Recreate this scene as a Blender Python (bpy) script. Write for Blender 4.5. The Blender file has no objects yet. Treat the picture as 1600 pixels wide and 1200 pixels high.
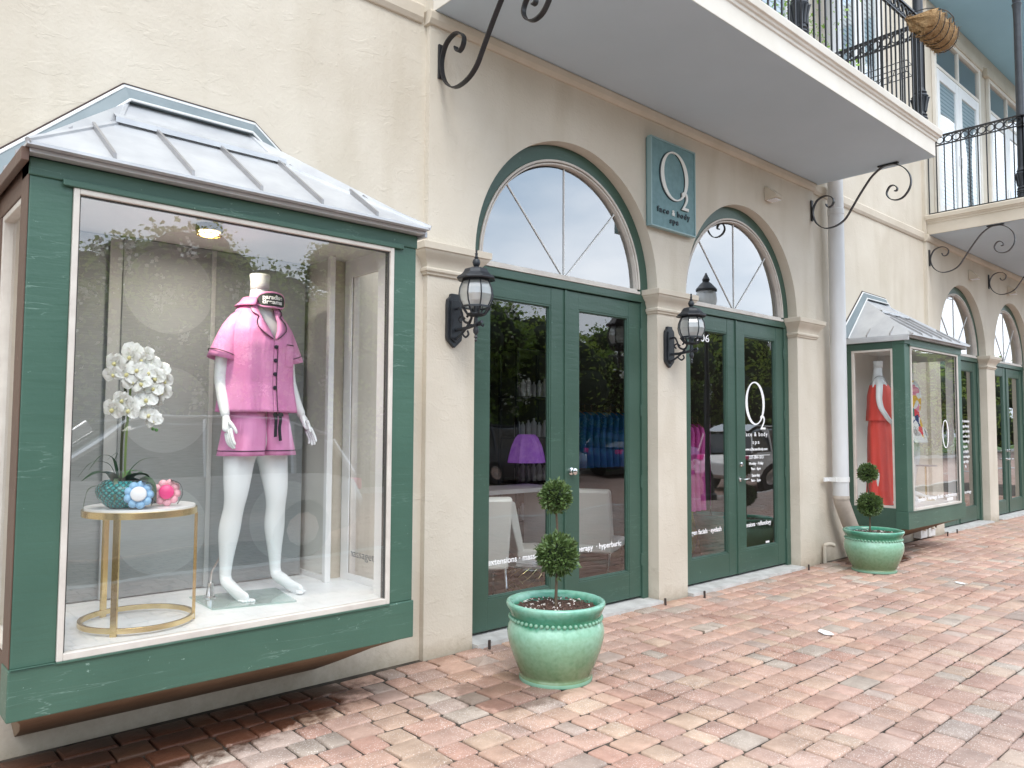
import bpy, bmesh, math, random
from mathutils import Vector, Matrix, noise
random.seed(7)
PI=math.pi
sc=bpy.context.scene
col=sc.collection
# ------------------------------------------------------------------ camera
cd=bpy.data.cameras.new('camera'); cam=bpy.data.objects.new('camera',cd); col.objects.link(cam); sc.camera=cam
cd.sensor_width=36; cd.lens=1201.6/1600*36; cd.clip_start=.05; cd.clip_end=600
def camrot(yaw,pitch,roll):
    F=Vector((math.sin(yaw)*math.cos(pitch),math.cos(yaw)*math.cos(pitch),math.sin(pitch)))
    R=Vector((math.cos(yaw),-math.sin(yaw),0)); D=F.cross(R)
    c,s=math.cos(roll),math.sin(roll)
    R2=c*R+s*D; D2=-s*R+c*D
    return Matrix((R2,-D2,-F)).transposed().to_4x4()
cam.matrix_world=Matrix.Translation((0,-4,1.448))@camrot(math.radians(42.13),math.radians(3.26),math.radians(-.293))
# ------------------------------------------------------------------ world, sun, exposure
SUN_EL=math.radians(52); SUN_AZ=math.radians(205)   # azimuth from +Y clockwise; the sun stands behind thin cloud, on the street side
w=bpy.data.worlds.new('World'); sc.world=w; w.use_nodes=True
nt=w.node_tree; nt.nodes.clear()
def wn(t,**k):
    n=nt.nodes.new(t)
    for a,b in k.items(): setattr(n,a,b)
    return n
sky=wn('ShaderNodeTexSky'); sky.sky_type='NISHITA'; sky.sun_disc=False; sky.sun_elevation=SUN_EL; sky.sun_rotation=SUN_AZ
sky.air_density=1.2; sky.dust_density=1.5
tc=wn('ShaderNodeTexCoord'); mp=wn('ShaderNodeMapping'); mp.inputs['Scale'].default_value=(1,1,2.6)
nz=wn('ShaderNodeTexNoise'); nz.inputs['Scale'].default_value=2.1; nz.inputs['Detail'].default_value=7; nz.inputs['Roughness'].default_value=.52
cr=wn('ShaderNodeValToRGB'); cr.color_ramp.elements[0].position=.36; cr.color_ramp.elements[0].color=(6.4,8.2,10.4,1)
cr.color_ramp.elements[1].position=.64; cr.color_ramp.elements[1].color=(13.6,14.3,15.3,1)
mx=wn('ShaderNodeMixRGB'); mx.inputs['Fac'].default_value=.86
bg=wn('ShaderNodeBackground'); bg.inputs['Strength'].default_value=.1; wo=wn('ShaderNodeOutputWorld')
L=nt.links.new
L(tc.outputs['Generated'],mp.inputs['Vector']); L(mp.outputs['Vector'],nz.inputs['Vector']); L(nz.outputs['Fac'],cr.inputs['Fac'])
L(sky.outputs['Color'],mx.inputs['Color1']); L(cr.outputs['Color'],mx.inputs['Color2']); L(mx.outputs['Color'],bg.inputs['Color']); L(bg.outputs[0],wo.inputs['Surface'])
sd=bpy.data.lights.new('sun','SUN'); sun=bpy.data.objects.new('sun',sd); col.objects.link(sun)
sd.energy=1.0; sd.angle=math.radians(30); sd.color=(1,.96,.9)
dv=Vector((math.sin(SUN_AZ)*math.cos(SUN_EL),math.cos(SUN_AZ)*math.cos(SUN_EL),math.sin(SUN_EL)))
sun.rotation_euler=dv.to_track_quat('Z','Y').to_euler()
sc.view_settings.view_transform='Standard'; sc.view_settings.look='None'; sc.view_settings.gamma=1; sc.view_settings.use_curve_mapping=False
sc.view_settings.exposure=.98
sc.render.engine='CYCLES'
sc.cycles.max_bounces=10; sc.cycles.transparent_max_bounces=16; sc.cycles.glossy_bounces=4
# ------------------------------------------------------------------ materials
M={}
def mat(name,base=(.5,.5,.5),rough=.6,metal=0,spec=.5,var=None,vscale=3,bump=None,emis=None,build=None,coat=0,vpos=(.35,.65),vmap=None,alpha=None):
    """principled material; var = second colour mixed in by noise; bump = list of (scale, strength, distance)"""
    m=bpy.data.materials.new(name); m.use_nodes=True; t=m.node_tree; p=t.nodes['Principled BSDF']
    p.inputs['Base Color'].default_value=(*base,1); p.inputs['Roughness'].default_value=rough; p.inputs['Metallic'].default_value=metal
    p.inputs['Specular IOR Level'].default_value=spec; p.inputs['Coat Weight'].default_value=coat
    N=lambda ty:t.nodes.new(ty); K=t.links.new
    co=N('ShaderNodeTexCoord'); src=co.outputs['Object']
    if var is not None:
        s=src
        if vmap:
            mm=N('ShaderNodeMapping'); mm.inputs['Scale'].default_value=vmap; K(src,mm.inputs['Vector']); s=mm.outputs['Vector']
        n=N('ShaderNodeTexNoise'); n.inputs['Scale'].default_value=vscale; n.inputs['Detail'].default_value=6; n.inputs['Roughness'].default_value=.6; K(s,n.inputs['Vector'])
        r=N('ShaderNodeValToRGB'); r.color_ramp.elements[0].position=vpos[0]; r.color_ramp.elements[0].color=(*base,1)
        r.color_ramp.elements[1].position=vpos[1]; r.color_ramp.elements[1].color=(*var,1)
        K(n.outputs['Fac'],r.inputs['Fac']); K(r.outputs['Color'],p.inputs['Base Color'])
    if bump:
        prev=None
        for sc_,st,di in bump:
            n=N('ShaderNodeTexNoise'); n.inputs['Scale'].default_value=sc_; n.inputs['Detail'].default_value=5; K(src,n.inputs['Vector'])
            b=N('ShaderNodeBump'); b.inputs['Strength'].default_value=st; b.inputs['Distance'].default_value=di; K(n.outputs['Fac'],b.inputs['Height'])
            if prev: K(prev.outputs[0],b.inputs['Normal'])
            prev=b
        K(prev.outputs[0],p.inputs['Normal'])
    if emis: p.inputs['Emission Color'].default_value=(*emis[0],1); p.inputs['Emission Strength'].default_value=emis[1]
    if build: build(t,p,N,K,src)
    M[name]=m; return m
def stucco_build(t,p,N,K,src):
    # soft mottling, rain streaks, trowel marks, dirt near the ground
    n1=N('ShaderNodeTexNoise'); n1.inputs['Scale'].default_value=1.3; n1.inputs['Detail'].default_value=6; K(src,n1.inputs['Vector'])
    mm=N('ShaderNodeMapping'); mm.inputs['Scale'].default_value=(2.2,2.2,.5); K(src,mm.inputs['Vector'])
    n2=N('ShaderNodeTexNoise'); n2.inputs['Distortion'].default_value=.6; n2.inputs['Scale'].default_value=1.3; n2.inputs['Detail'].default_value=7; K(mm.outputs[0],n2.inputs['Vector'])
    r1=N('ShaderNodeValToRGB'); e=r1.color_ramp.elements; e[0].position=.3; e[0].color=(.575,.515,.425,1); e[1].position=.7; e[1].color=(.665,.61,.52,1); K(n1.outputs['Fac'],r1.inputs['Fac'])
    r2=N('ShaderNodeValToRGB'); e=r2.color_ramp.elements; e[0].position=.28; e[0].color=(.86,.84,.80,1); e[1].position=.5; e[1].color=(1,1,1,1); K(n2.outputs['Fac'],r2.inputs['Fac'])
    mu=N('ShaderNodeMixRGB'); mu.blend_type='MULTIPLY'; mu.inputs[0].default_value=.7; K(r1.outputs[0],mu.inputs[1]); K(r2.outputs[0],mu.inputs[2])
    n3=N('ShaderNodeTexNoise'); n3.inputs['Scale'].default_value=14; n3.inputs['Detail'].default_value=8; n3.inputs['Roughness'].default_value=.75; K(src,n3.inputs['Vector'])
    r3=N('ShaderNodeValToRGB'); e=r3.color_ramp.elements; e[0].position=.24; e[0].color=(.55,.5,.42,1); e[1].position=.31; e[1].color=(1,1,1,1); K(n3.outputs['Fac'],r3.inputs['Fac'])
    mu2=N('ShaderNodeMixRGB'); mu2.blend_type='MULTIPLY'; mu2.inputs[0].default_value=.5; K(mu.outputs[0],mu2.inputs[1]); K(r3.outputs[0],mu2.inputs[2])
    # splash-back dirt just above the paving
    sx=N('ShaderNodeSeparateXYZ'); K(src,sx.inputs[0]); ad=N('ShaderNodeMath'); ad.operation='MULTIPLY_ADD'; ad.inputs[1].default_value=.25; K(n3.outputs['Fac'],ad.inputs[0]); K(sx.outputs['Z'],ad.inputs[2])
    r4=N('ShaderNodeValToRGB'); e=r4.color_ramp.elements; e[0].position=.10; e[0].color=(.62,.57,.5,1); e[1].position=.24; e[1].color=(1,1,1,1); K(ad.outputs[0],r4.inputs['Fac'])
    mu3=N('ShaderNodeMixRGB'); mu3.blend_type='MULTIPLY'; mu3.inputs[0].default_value=.75; K(mu2.outputs[0],mu3.inputs[1]); K(r4.outputs[0],mu3.inputs[2])
    K(mu3.outputs[0],p.inputs['Base Color'])
    b1=N('ShaderNodeBump'); b1.inputs['Strength'].default_value=.30; b1.inputs['Distance'].default_value=.022
    v=N('ShaderNodeTexNoise'); v.inputs['Scale'].default_value=5; v.inputs['Detail'].default_value=9; v.inputs['Roughness'].default_value=.6; K(src,v.inputs['Vector']); K(v.outputs['Fac'],b1.inputs['Height'])
    b2=N('ShaderNodeBump'); b2.inputs['Strength'].default_value=.3; b2.inputs['Distance'].default_value=.006
    v2=N('ShaderNodeTexNoise'); v2.inputs['Scale'].default_value=60; v2.inputs['Detail'].default_value=4; K(src,v2.inputs['Vector']); K(v2.outputs['Fac'],b2.inputs['Height']); K(b1.outputs[0],b2.inputs['Normal'])
    # a few long raised trowel ridges
    mm2=N('ShaderNodeMapping'); mm2.inputs['Scale'].default_value=(2.2,2.2,5); mm2.inputs['Rotation'].default_value=(0,.5,0); K(src,mm2.inputs['Vector'])
    v3=N('ShaderNodeTexNoise'); v3.inputs['Scale'].default_value=2.5; v3.inputs['Detail'].default_value=3; v3.inputs['Distortion'].default_value=1.2; K(mm2.outputs[0],v3.inputs['Vector'])
    r5=N('ShaderNodeValToRGB'); e=r5.color_ramp.elements; e[0].position=.60; e[0].color=(0,0,0,1); e[1].position=.63; e[1].color=(1,1,1,1); K(v3.outputs['Fac'],r5.inputs['Fac'])
    b3=N('ShaderNodeBump'); b3.inputs['Strength'].default_value=.25; b3.inputs['Distance'].default_value=.004; K(r5.outputs[0],b3.inputs['Height']); K(b2.outputs[0],b3.inputs['Normal'])
    K(b3.outputs[0],p.inputs['Normal'])
mat('stucco',rough=.9,spec=.25,build=stucco_build)
mat('trim_stucco',(.64,.575,.48),.8,var=(.56,.495,.40),vscale=2,bump=[(30,.2,.005),(4,.25,.01)],spec=.3)
mat('fascia_cream',(.76,.72,.65),.7,var=(.70,.655,.58),vscale=3,bump=[(20,.15,.004)],spec=.3)
mat('soffit_grey',(.51,.60,.67),.75,var=(.475,.565,.63),vscale=1,bump=[(40,.08,.002)])
mat('soffit_blue',(.33,.55,.68),.75,var=(.30,.51,.64),vscale=1)
def wood_build(c1,c2,chip):
    def f(t,p,N,K,src):
        n=N('ShaderNodeTexNoise'); n.inputs['Scale'].default_value=2.2; n.inputs['Detail'].default_value=7; K(src,n.inputs['Vector'])
        r=N('ShaderNodeValToRGB'); e=r.color_ramp.elements; e[0].position=.3; e[0].color=(*c1,1); e[1].position=.7; e[1].color=(*c2,1); K(n.outputs['Fac'],r.inputs['Fac'])
        n2=N('ShaderNodeTexNoise'); n2.inputs['Scale'].default_value=26; n2.inputs['Detail'].default_value=6; n2.inputs['Roughness'].default_value=.7; K(src,n2.inputs['Vector'])
        r2=N('ShaderNodeValToRGB'); e=r2.color_ramp.elements; e[0].position=.67; e[0].color=(0,0,0,1); e[1].position=.70; e[1].color=(1,1,1,1); K(n2.outputs['Fac'],r2.inputs['Fac'])
        m=N('ShaderNodeMixRGB'); m.inputs[2].default_value=(*chip,1); K(r2.outputs[0],m.inputs[0]); K(r.outputs[0],m.inputs[1])
        mc=N('ShaderNodeMapping'); mc.inputs['Scale'].default_value=(.9,9,9); K(src,mc.inputs['Vector']); nc=N('ShaderNodeTexNoise'); nc.inputs['Scale'].default_value=1.6; nc.inputs['Detail'].default_value=5; nc.inputs['Distortion'].default_value=.3; K(mc.outputs[0],nc.inputs['Vector'])
        s1=N('ShaderNodeMath'); s1.operation='SUBTRACT'; s1.inputs[1].default_value=.5; K(nc.outputs['Fac'],s1.inputs[0]); s2=N('ShaderNodeMath'); s2.operation='ABSOLUTE'; K(s1.outputs[0],s2.inputs[0]); s3=N('ShaderNodeMapRange'); s3.inputs[1].default_value=.0; s3.inputs[2].default_value=.006; s3.inputs[3].default_value=1; s3.inputs[4].default_value=0; K(s2.outputs[0],s3.inputs[0])
        n5=N('ShaderNodeTexNoise'); n5.inputs['Scale'].default_value=1.7; n5.inputs['Detail'].default_value=2; K(src,n5.inputs['Vector']); s4=N('ShaderNodeMapRange'); s4.inputs[1].default_value=.5; s4.inputs[2].default_value=.6; K(n5.outputs['Fac'],s4.inputs[0]); s5=N('ShaderNodeMath'); s5.operation='MULTIPLY'; K(s3.outputs[0],s5.inputs[0]); K(s4.outputs[0],s5.inputs[1]); s6=N('ShaderNodeMath'); s6.operation='MULTIPLY'; s6.inputs[1].default_value=.6; K(s5.outputs[0],s6.inputs[0])
        m6=N('ShaderNodeMixRGB'); m6.inputs[2].default_value=(*chip,1); K(s6.outputs[0],m6.inputs[0]); K(m.outputs[0],m6.inputs[1]); K(m6.outputs[0],p.inputs['Base Color'])
        mm=N('ShaderNodeMapping'); mm.inputs['Scale'].default_value=(1.2,6,9); K(src,mm.inputs['Vector'])
        g=N('ShaderNodeTexNoise'); g.inputs['Scale'].default_value=3; g.inputs['Detail'].default_value=6; g.inputs['Distortion'].default_value=.4; K(mm.outputs[0],g.inputs['Vector'])
        b=N('ShaderNodeBump'); b.inputs['Strength'].default_value=.35; b.inputs['Distance'].default_value=.006; K(g.outputs['Fac'],b.inputs['Height'])
        gg=N('ShaderNodeTexNoise'); gg.inputs['Scale'].default_value=55; gg.inputs['Detail'].default_value=3; K(src,gg.inputs['Vector'])
        b2=N('ShaderNodeBump'); b2.inputs['Strength'].default_value=.2; b2.inputs['Distance'].default_value=.003; K(gg.outputs['Fac'],b2.inputs['Height']); K(b.outputs[0],b2.inputs['Normal'])
        K(b2.outputs[0],p.inputs['Normal'])
    return f
mat('green_wood',rough=.42,build=wood_build((.046,.108,.078),(.062,.135,.098),(.22,.33,.28)))
mat('green_frame',rough=.38,build=wood_build((.038,.083,.060),(.050,.103,.077),(.10,.18,.14)))
mat('brown_wood',rough=.5,build=wood_build((.085,.05,.035),(.12,.065,.045),(.2,.13,.1)))
mat('white_bead',(.66,.62,.56),.5,var=(.55,.5,.45),vscale=6,bump=[(30,.2,.003)])
mat('underside',(.28,.20,.13),.8,var=(.20,.135,.085),vscale=4,bump=[(20,.3,.01)])
mat('roof_metal',(.60,.61,.62),.42,metal=.35,var=(.50,.51,.53),vscale=5,bump=[(12,.12,.004),(3,.15,.01)])
mat('flashing',(.22,.26,.275),.62,metal=.1,var=(.18,.22,.235),vscale=6,bump=[(6,.2,.006)])
mat('seam_metal',(.40,.39,.39),.4,metal=.5,var=(.33,.32,.32),vscale=8)
mat('iron',(.010,.010,.012),.4,var=(.018,.017,.019),vscale=20,bump=[(90,.25,.002)])
mat('iron_paint',(.016,.019,.025),.42,var=(.028,.033,.04),vscale=14,bump=[(60,.2,.002)])
mat('concrete',(.55,.54,.52),.9,var=(.40,.39,.37),vscale=9,bump=[(40,.5,.006)])
mat('pipe_paint',(.64,.65,.66),.35,var=(.57,.57,.57),vscale=4,vmap=(1,1,.3),bump=[(3,.15,.01)])
mat('pipe_elbow',(.50,.44,.38),.5,var=(.40,.34,.29),vscale=6)
mat('white_metal',(.75,.75,.74),.35)
mat('lantern_pane',(.7,.72,.72),.3)
mat('chrome',(.75,.75,.75),.15,metal=1)
mat('white_paint',(.80,.80,.78),.5,var=(.74,.74,.73),vscale=2)
mat('bay_floor',(.86,.88,.88),.35,var=(.80,.83,.83),vscale=6,bump=[(12,.08,.003)])
mat('bay_wall',(.66,.65,.60),.8,var=(.62,.61,.56),vscale=2)
mat('lettering',(.9,.9,.9),.5,spec=.2)
mat('dark_lettering',(.12,.14,.14),.5)
mat('sign_dark',(.015,.03,.035),.5)
mat('sign_face',(.115,.215,.225),.55,var=(.15,.265,.275),vscale=18,bump=[(110,.3,.003)])
mat('sign_edge',(.26,.38,.385),.45)
mat('sign_white',(.72,.71,.66),.5)
mat('mannequin_white',(.80,.83,.83),.22,coat=.3)
def satin(t,p,N,K,src):
    mm=N('ShaderNodeMapping'); mm.inputs['Scale'].default_value=(13,13,1.6); K(src,mm.inputs['Vector']); n=N('ShaderNodeTexNoise'); n.inputs['Scale'].default_value=1.4; n.inputs['Detail'].default_value=4; n.inputs['Distortion'].default_value=.8; K(mm.outputs[0],n.inputs['Vector'])
    b=N('ShaderNodeBump'); b.inputs['Strength'].default_value=.55; b.inputs['Distance'].default_value=.016; K(n.outputs['Fac'],b.inputs['Height'])
    n2=N('ShaderNodeTexNoise'); n2.inputs['Scale'].default_value=22; n2.inputs['Detail'].default_value=5; n2.inputs['Distortion'].default_value=1.5; K(src,n2.inputs['Vector']); b2=N('ShaderNodeBump'); b2.inputs['Strength'].default_value=.10; b2.inputs['Distance'].default_value=.006; K(n2.outputs['Fac'],b2.inputs['Height']); K(b.outputs[0],b2.inputs['Normal']); K(b2.outputs[0],p.inputs['Normal'])
mat('pink_satin',(.75,.33,.55),.5,var=(.68,.24,.47),vscale=5,spec=.35,build=satin)
mat('screen_side',(.40,.415,.41),.8)
mat('underside_dark',(.06,.04,.035),.8)
mat('gasket',(.06,.06,.055),.5)
mat('piping',(.02,.012,.03),.5)
mat('coral_cloth',(.80,.085,.06),.6,var=(.72,.06,.045),vscale=4,vmap=(6,6,.5),bump=[(8,.3,.01)])
mat('strap_grey',(.3,.3,.3),.5)
mat('mask_black',(.02,.02,.022),.6)
mat('gold',(.72,.56,.28),.26,metal=1,var=(.66,.5,.24),vscale=10)
mat('table_white',(.86,.87,.88),.2)
mat('petal',(.88,.88,.86),.5,var=(.80,.81,.76),vscale=30)
mat('petal_heart',(.75,.70,.35),.5)
mat('stem_dark',(.035,.045,.015),.5); mat('stem_green',(.16,.24,.07),.5)
mat('leaf_dark',(.022,.065,.028),.35,var=(.035,.10,.045),vscale=14)
mat('leaf_pale',(.12,.30,.10),.4)
def weave(t,p,N,K,src):
    sx=N('ShaderNodeSeparateXYZ'); K(src,sx.inputs[0]); at=N('ShaderNodeMath'); at.operation='ARCTAN2'; K(sx.outputs['Y'],at.inputs[0]); K(sx.outputs['X'],at.inputs[1])
    fs=[]
    for sg_ in (1,-1):
        a=N('ShaderNodeMath'); a.operation='MULTIPLY'; a.inputs[1].default_value=140*sg_; K(sx.outputs['Z'],a.inputs[0])
        b=N('ShaderNodeMath'); b.operation='MULTIPLY_ADD'; b.inputs[1].default_value=12; K(at.outputs[0],b.inputs[0]); K(a.outputs[0],b.inputs[2])
        c=N('ShaderNodeMath'); c.operation='SINE'; K(b.outputs[0],c.inputs[0]); d=N('ShaderNodeMath'); d.operation='ABSOLUTE'; K(c.outputs[0],d.inputs[0]); fs.append(d)
    mn=N('ShaderNodeMath'); mn.operation='MULTIPLY'; K(fs[0].outputs[0],mn.inputs[0]); K(fs[1].outputs[0],mn.inputs[1])
    r=N('ShaderNodeValToRGB'); e=r.color_ramp.elements; e[0].position=.08; e[0].color=(.005,.10,.10,1); e[1].position=.6; e[1].color=(.02,.34,.34,1); K(mn.outputs[0],r.inputs['Fac']); K(r.outputs[0],p.inputs['Base Color'])
    b=N('ShaderNodeBump'); b.inputs['Strength'].default_value=.9; b.inputs['Distance'].default_value=.008; K(mn.outputs[0],b.inputs['Height']); K(b.outputs[0],p.inputs['Normal'])
mat('teal_glass',rough=.15,build=weave,coat=.5)
mat('blue_soap',(.30,.55,.80),.4); mat('pink_soap',(.85,.42,.48),.4); mat('hot_pink',(.85,.03,.22),.3); mat('card_white',(.85,.85,.85),.5); mat('ribbon_black',(.015,.015,.02),.5)
def screen_build(t,p,N,K,src):
    # grey linen with big paler dots on a grid
    sx=N('ShaderNodeSeparateXYZ'); K(src,sx.inputs[0])
    def cell(out,per,off):
        a=N('ShaderNodeMath'); a.operation='ADD'; a.inputs[1].default_value=off; K(out,a.inputs[0])
        b=N('ShaderNodeMath'); b.operation='PINGPONG'; b.inputs[1].default_value=per/2; K(a.outputs[0],b.inputs[0])
        c=N('ShaderNodeMath'); c.operation='MULTIPLY'; K(b.outputs[0],c.inputs[0]); K(b.outputs[0],c.inputs[1]); return c
    x=cell(sx.outputs['X'],.70,-1.38); z=cell(sx.outputs['Z'],.635,-.90)
    s=N('ShaderNodeMath'); s.operation='ADD'; K(x.outputs[0],s.inputs[0]); K(z.outputs[0],s.inputs[1])
    g=N('ShaderNodeMath'); g.operation='LESS_THAN'; g.inputs[1].default_value=.229**2; K(s.outputs[0],g.inputs[0])
    mm=N('ShaderNodeMapping'); mm.inputs['Scale'].default_value=(10,10,160); K(src,mm.inputs['Vector'])
    n=N('ShaderNodeTexNoise'); n.inputs['Scale'].default_value=1.5; n.inputs['Detail'].default_value=3; K(mm.outputs[0],n.inputs['Vector'])
    r=N('ShaderNodeValToRGB'); e=r.color_ramp.elements; e[0].position=.3; e[0].color=(.25,.27,.27,1); e[1].position=.7; e[1].color=(.30,.32,.32,1); K(n.outputs['Fac'],r.inputs['Fac'])
    r2=N('ShaderNodeValToRGB'); e=r2.color_ramp.elements; e[0].position=.3; e[0].color=(.315,.34,.34,1); e[1].position=.7; e[1].color=(.36,.385,.385,1); K(n.outputs['Fac'],r2.inputs['Fac'])
    m=N('ShaderNodeMixRGB'); K(g.outputs[0],m.inputs[0]); K(r.outputs[0],m.inputs[1]); K(r2.outputs[0],m.inputs[2]); K(m.outputs[0],p.inputs['Base Color'])
mat('screen_linen',rough=.85,build=screen_build)
def paver_build(t,p,N,K,src):
    at=N('ShaderNodeVertexColor'); at.layer_name='brick_colour'
    n=N('ShaderNodeTexNoise'); n.inputs['Scale'].default_value=9; n.inputs['Detail'].default_value=7; n.inputs['Roughness'].default_value=.65; K(src,n.inputs['Vector'])
    r=N('ShaderNodeValToRGB'); e=r.color_ramp.elements; e[0].position=.25; e[0].color=(.72,.68,.66,1); e[1].position=.75; e[1].color=(1.12,1.1,1.08,1); K(n.outputs['Fac'],r.inputs['Fac'])
    nl=N('ShaderNodeTexNoise'); nl.inputs['Scale'].default_value=.9; nl.inputs['Detail'].default_value=5; nl.inputs['Roughness'].default_value=.65; K(src,nl.inputs['Vector'])
    rl=N('ShaderNodeValToRGB'); e=rl.color_ramp.elements; e[0].position=.33; e[0].color=(.80,.78,.77,1); e[1].position=.62; e[1].color=(1.06,1.05,1.04,1); K(nl.outputs['Fac'],rl.inputs['Fac'])
    ml=N('ShaderNodeMixRGB'); ml.blend_type='MULTIPLY'; ml.inputs[0].default_value=1; K(at.outputs[0],ml.inputs[1]); K(rl.outputs[0],ml.inputs[2])
    m=N('ShaderNodeMixRGB'); m.blend_type='MULTIPLY'; m.inputs[0].default_value=1; K(ml.outputs[0],m.inputs[1]); K(r.outputs[0],m.inputs[2])
    # pale aggregate grains
    v=N('ShaderNodeTexVoronoi'); v.inputs['Scale'].default_value=95; K(src,v.inputs['Vector'])
    r2=N('ShaderNodeValToRGB'); e=r2.color_ramp.elements; e[0].position=.14; e[0].color=(1,1,1,1); e[1].position=.30; e[1].color=(0,0,0,1); K(v.outputs['Distance'],r2.inputs['Fac'])
    n4=N('ShaderNodeTexNoise'); n4.inputs['Scale'].default_value=3.2; K(src,n4.inputs['Vector'])
    r4=N('ShaderNodeValToRGB'); e=r4.color_ramp.elements; e[0].position=.36; e[0].color=(.1,.1,.1,1); e[1].position=.6; e[1].color=(.85,.85,.85,1); K(n4.outputs['Fac'],r4.inputs['Fac'])
    q=N('ShaderNodeMath'); q.operation='MULTIPLY'; K(r2.outputs[0],q.inputs[0]); K(r4.outputs[0],q.inputs[1])
    m2=N('ShaderNodeMixRGB'); m2.inputs[2].default_value=(.82,.76,.70,1); K(q.outputs[0],m2.inputs[0]); K(m.outputs[0],m2.inputs[1])
    # patches: painted shade plus damp under the display window, overflow round the planter
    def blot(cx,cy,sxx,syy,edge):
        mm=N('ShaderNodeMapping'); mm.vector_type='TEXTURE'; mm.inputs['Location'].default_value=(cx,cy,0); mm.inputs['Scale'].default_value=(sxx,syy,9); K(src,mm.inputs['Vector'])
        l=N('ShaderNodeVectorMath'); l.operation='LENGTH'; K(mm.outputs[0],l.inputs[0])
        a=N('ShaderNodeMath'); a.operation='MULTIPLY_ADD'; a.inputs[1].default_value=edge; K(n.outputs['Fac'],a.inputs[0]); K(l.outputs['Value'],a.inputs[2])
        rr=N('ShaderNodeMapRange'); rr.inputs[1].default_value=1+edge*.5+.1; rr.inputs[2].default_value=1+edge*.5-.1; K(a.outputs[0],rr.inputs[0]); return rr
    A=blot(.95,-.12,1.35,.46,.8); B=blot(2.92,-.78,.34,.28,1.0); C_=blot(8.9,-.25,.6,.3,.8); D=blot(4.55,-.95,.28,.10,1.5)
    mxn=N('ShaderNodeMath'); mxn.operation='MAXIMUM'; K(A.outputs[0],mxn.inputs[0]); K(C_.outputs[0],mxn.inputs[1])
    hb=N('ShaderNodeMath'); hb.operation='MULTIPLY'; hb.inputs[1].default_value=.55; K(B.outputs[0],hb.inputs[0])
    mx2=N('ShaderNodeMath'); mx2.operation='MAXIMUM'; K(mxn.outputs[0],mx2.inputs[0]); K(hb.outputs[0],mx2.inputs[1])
    wet_shade=N('ShaderNodeMixRGB'); wet_shade.blend_type='MULTIPLY'; wet_shade.inputs[2].default_value=(.21,.13,.095,1); K(mx2.outputs[0],wet_shade.inputs[0]); K(m2.outputs[0],wet_shade.inputs[1]); sy=N('ShaderNodeSeparateXYZ'); K(src,sy.inputs[0]); ay=N('ShaderNodeMath'); ay.operation='MULTIPLY_ADD'; ay.inputs[1].default_value=-.22; K(n.outputs['Fac'],ay.inputs[0]); K(sy.outputs['Y'],ay.inputs[2])
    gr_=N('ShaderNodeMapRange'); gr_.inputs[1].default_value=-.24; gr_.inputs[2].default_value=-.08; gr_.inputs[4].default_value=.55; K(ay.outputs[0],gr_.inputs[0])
    w2_=N('ShaderNodeMixRGB'); w2_.blend_type='MULTIPLY'; w2_.inputs[2].default_value=(.55,.46,.38,1); K(gr_.outputs[0],w2_.inputs[0]); K(wet_shade.outputs[0],w2_.inputs[1]); K(w2_.outputs[0],p.inputs['Base Color'])
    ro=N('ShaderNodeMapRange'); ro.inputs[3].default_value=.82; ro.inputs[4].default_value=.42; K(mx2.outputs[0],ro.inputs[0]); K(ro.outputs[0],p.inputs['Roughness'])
    b=N('ShaderNodeBump'); b.inputs['Strength'].default_value=.5; b.inputs['Distance'].default_value=.006
    nb=N('ShaderNodeTexNoise'); nb.inputs['Scale'].default_value=45; nb.inputs['Detail'].default_value=6; nb.inputs['Roughness'].default_value=.7; K(src,nb.inputs['Vector']); K(nb.outputs['Fac'],b.inputs['Height'])
    b2=N('ShaderNodeBump'); b2.inputs['Strength'].default_value=.4; b2.inputs['Distance'].default_value=.01
    nc=N('ShaderNodeTexNoise'); nc.inputs['Scale'].default_value=9; nc.inputs['Detail'].default_value=3; K(src,nc.inputs['Vector']); K(nc.outputs['Fac'],b2.inputs['Height']); K(b.outputs[0],b2.inputs['Normal'])
    K(b2.outputs[0],p.inputs['Normal'])
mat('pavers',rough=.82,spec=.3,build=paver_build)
mat('joint_sand',(.022,.017,.013),.95,var=(.10,.08,.06),vscale=7,bump=[(120,.6,.004)])
mat('asphalt',(.055,.055,.057),.9,var=(.08,.08,.08),vscale=5,bump=[(150,.5,.004)])
def far_paver(t,p,N,K,src):
    b=N('ShaderNodeTexBrick'); b.inputs['Scale'].default_value=1; b.inputs['Brick Width'].default_value=.2; b.inputs['Row Height'].default_value=.158; b.inputs['Mortar Size'].default_value=.006
    b.inputs['Color1'].default_value=(.36,.22,.17,1); b.inputs['Color2'].default_value=(.44,.32,.26,1); b.inputs['Mortar'].default_value=(.1,.07,.06,1); K(src,b.inputs['Vector']); K(b.outputs[0],p.inputs['Base Color'])
mat('street_pavers',rough=.85,build=far_paver)
mat('lawn',(.05,.11,.025),.9,var=(.09,.17,.04),vscale=8,bump=[(60,.8,.03)])
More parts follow.
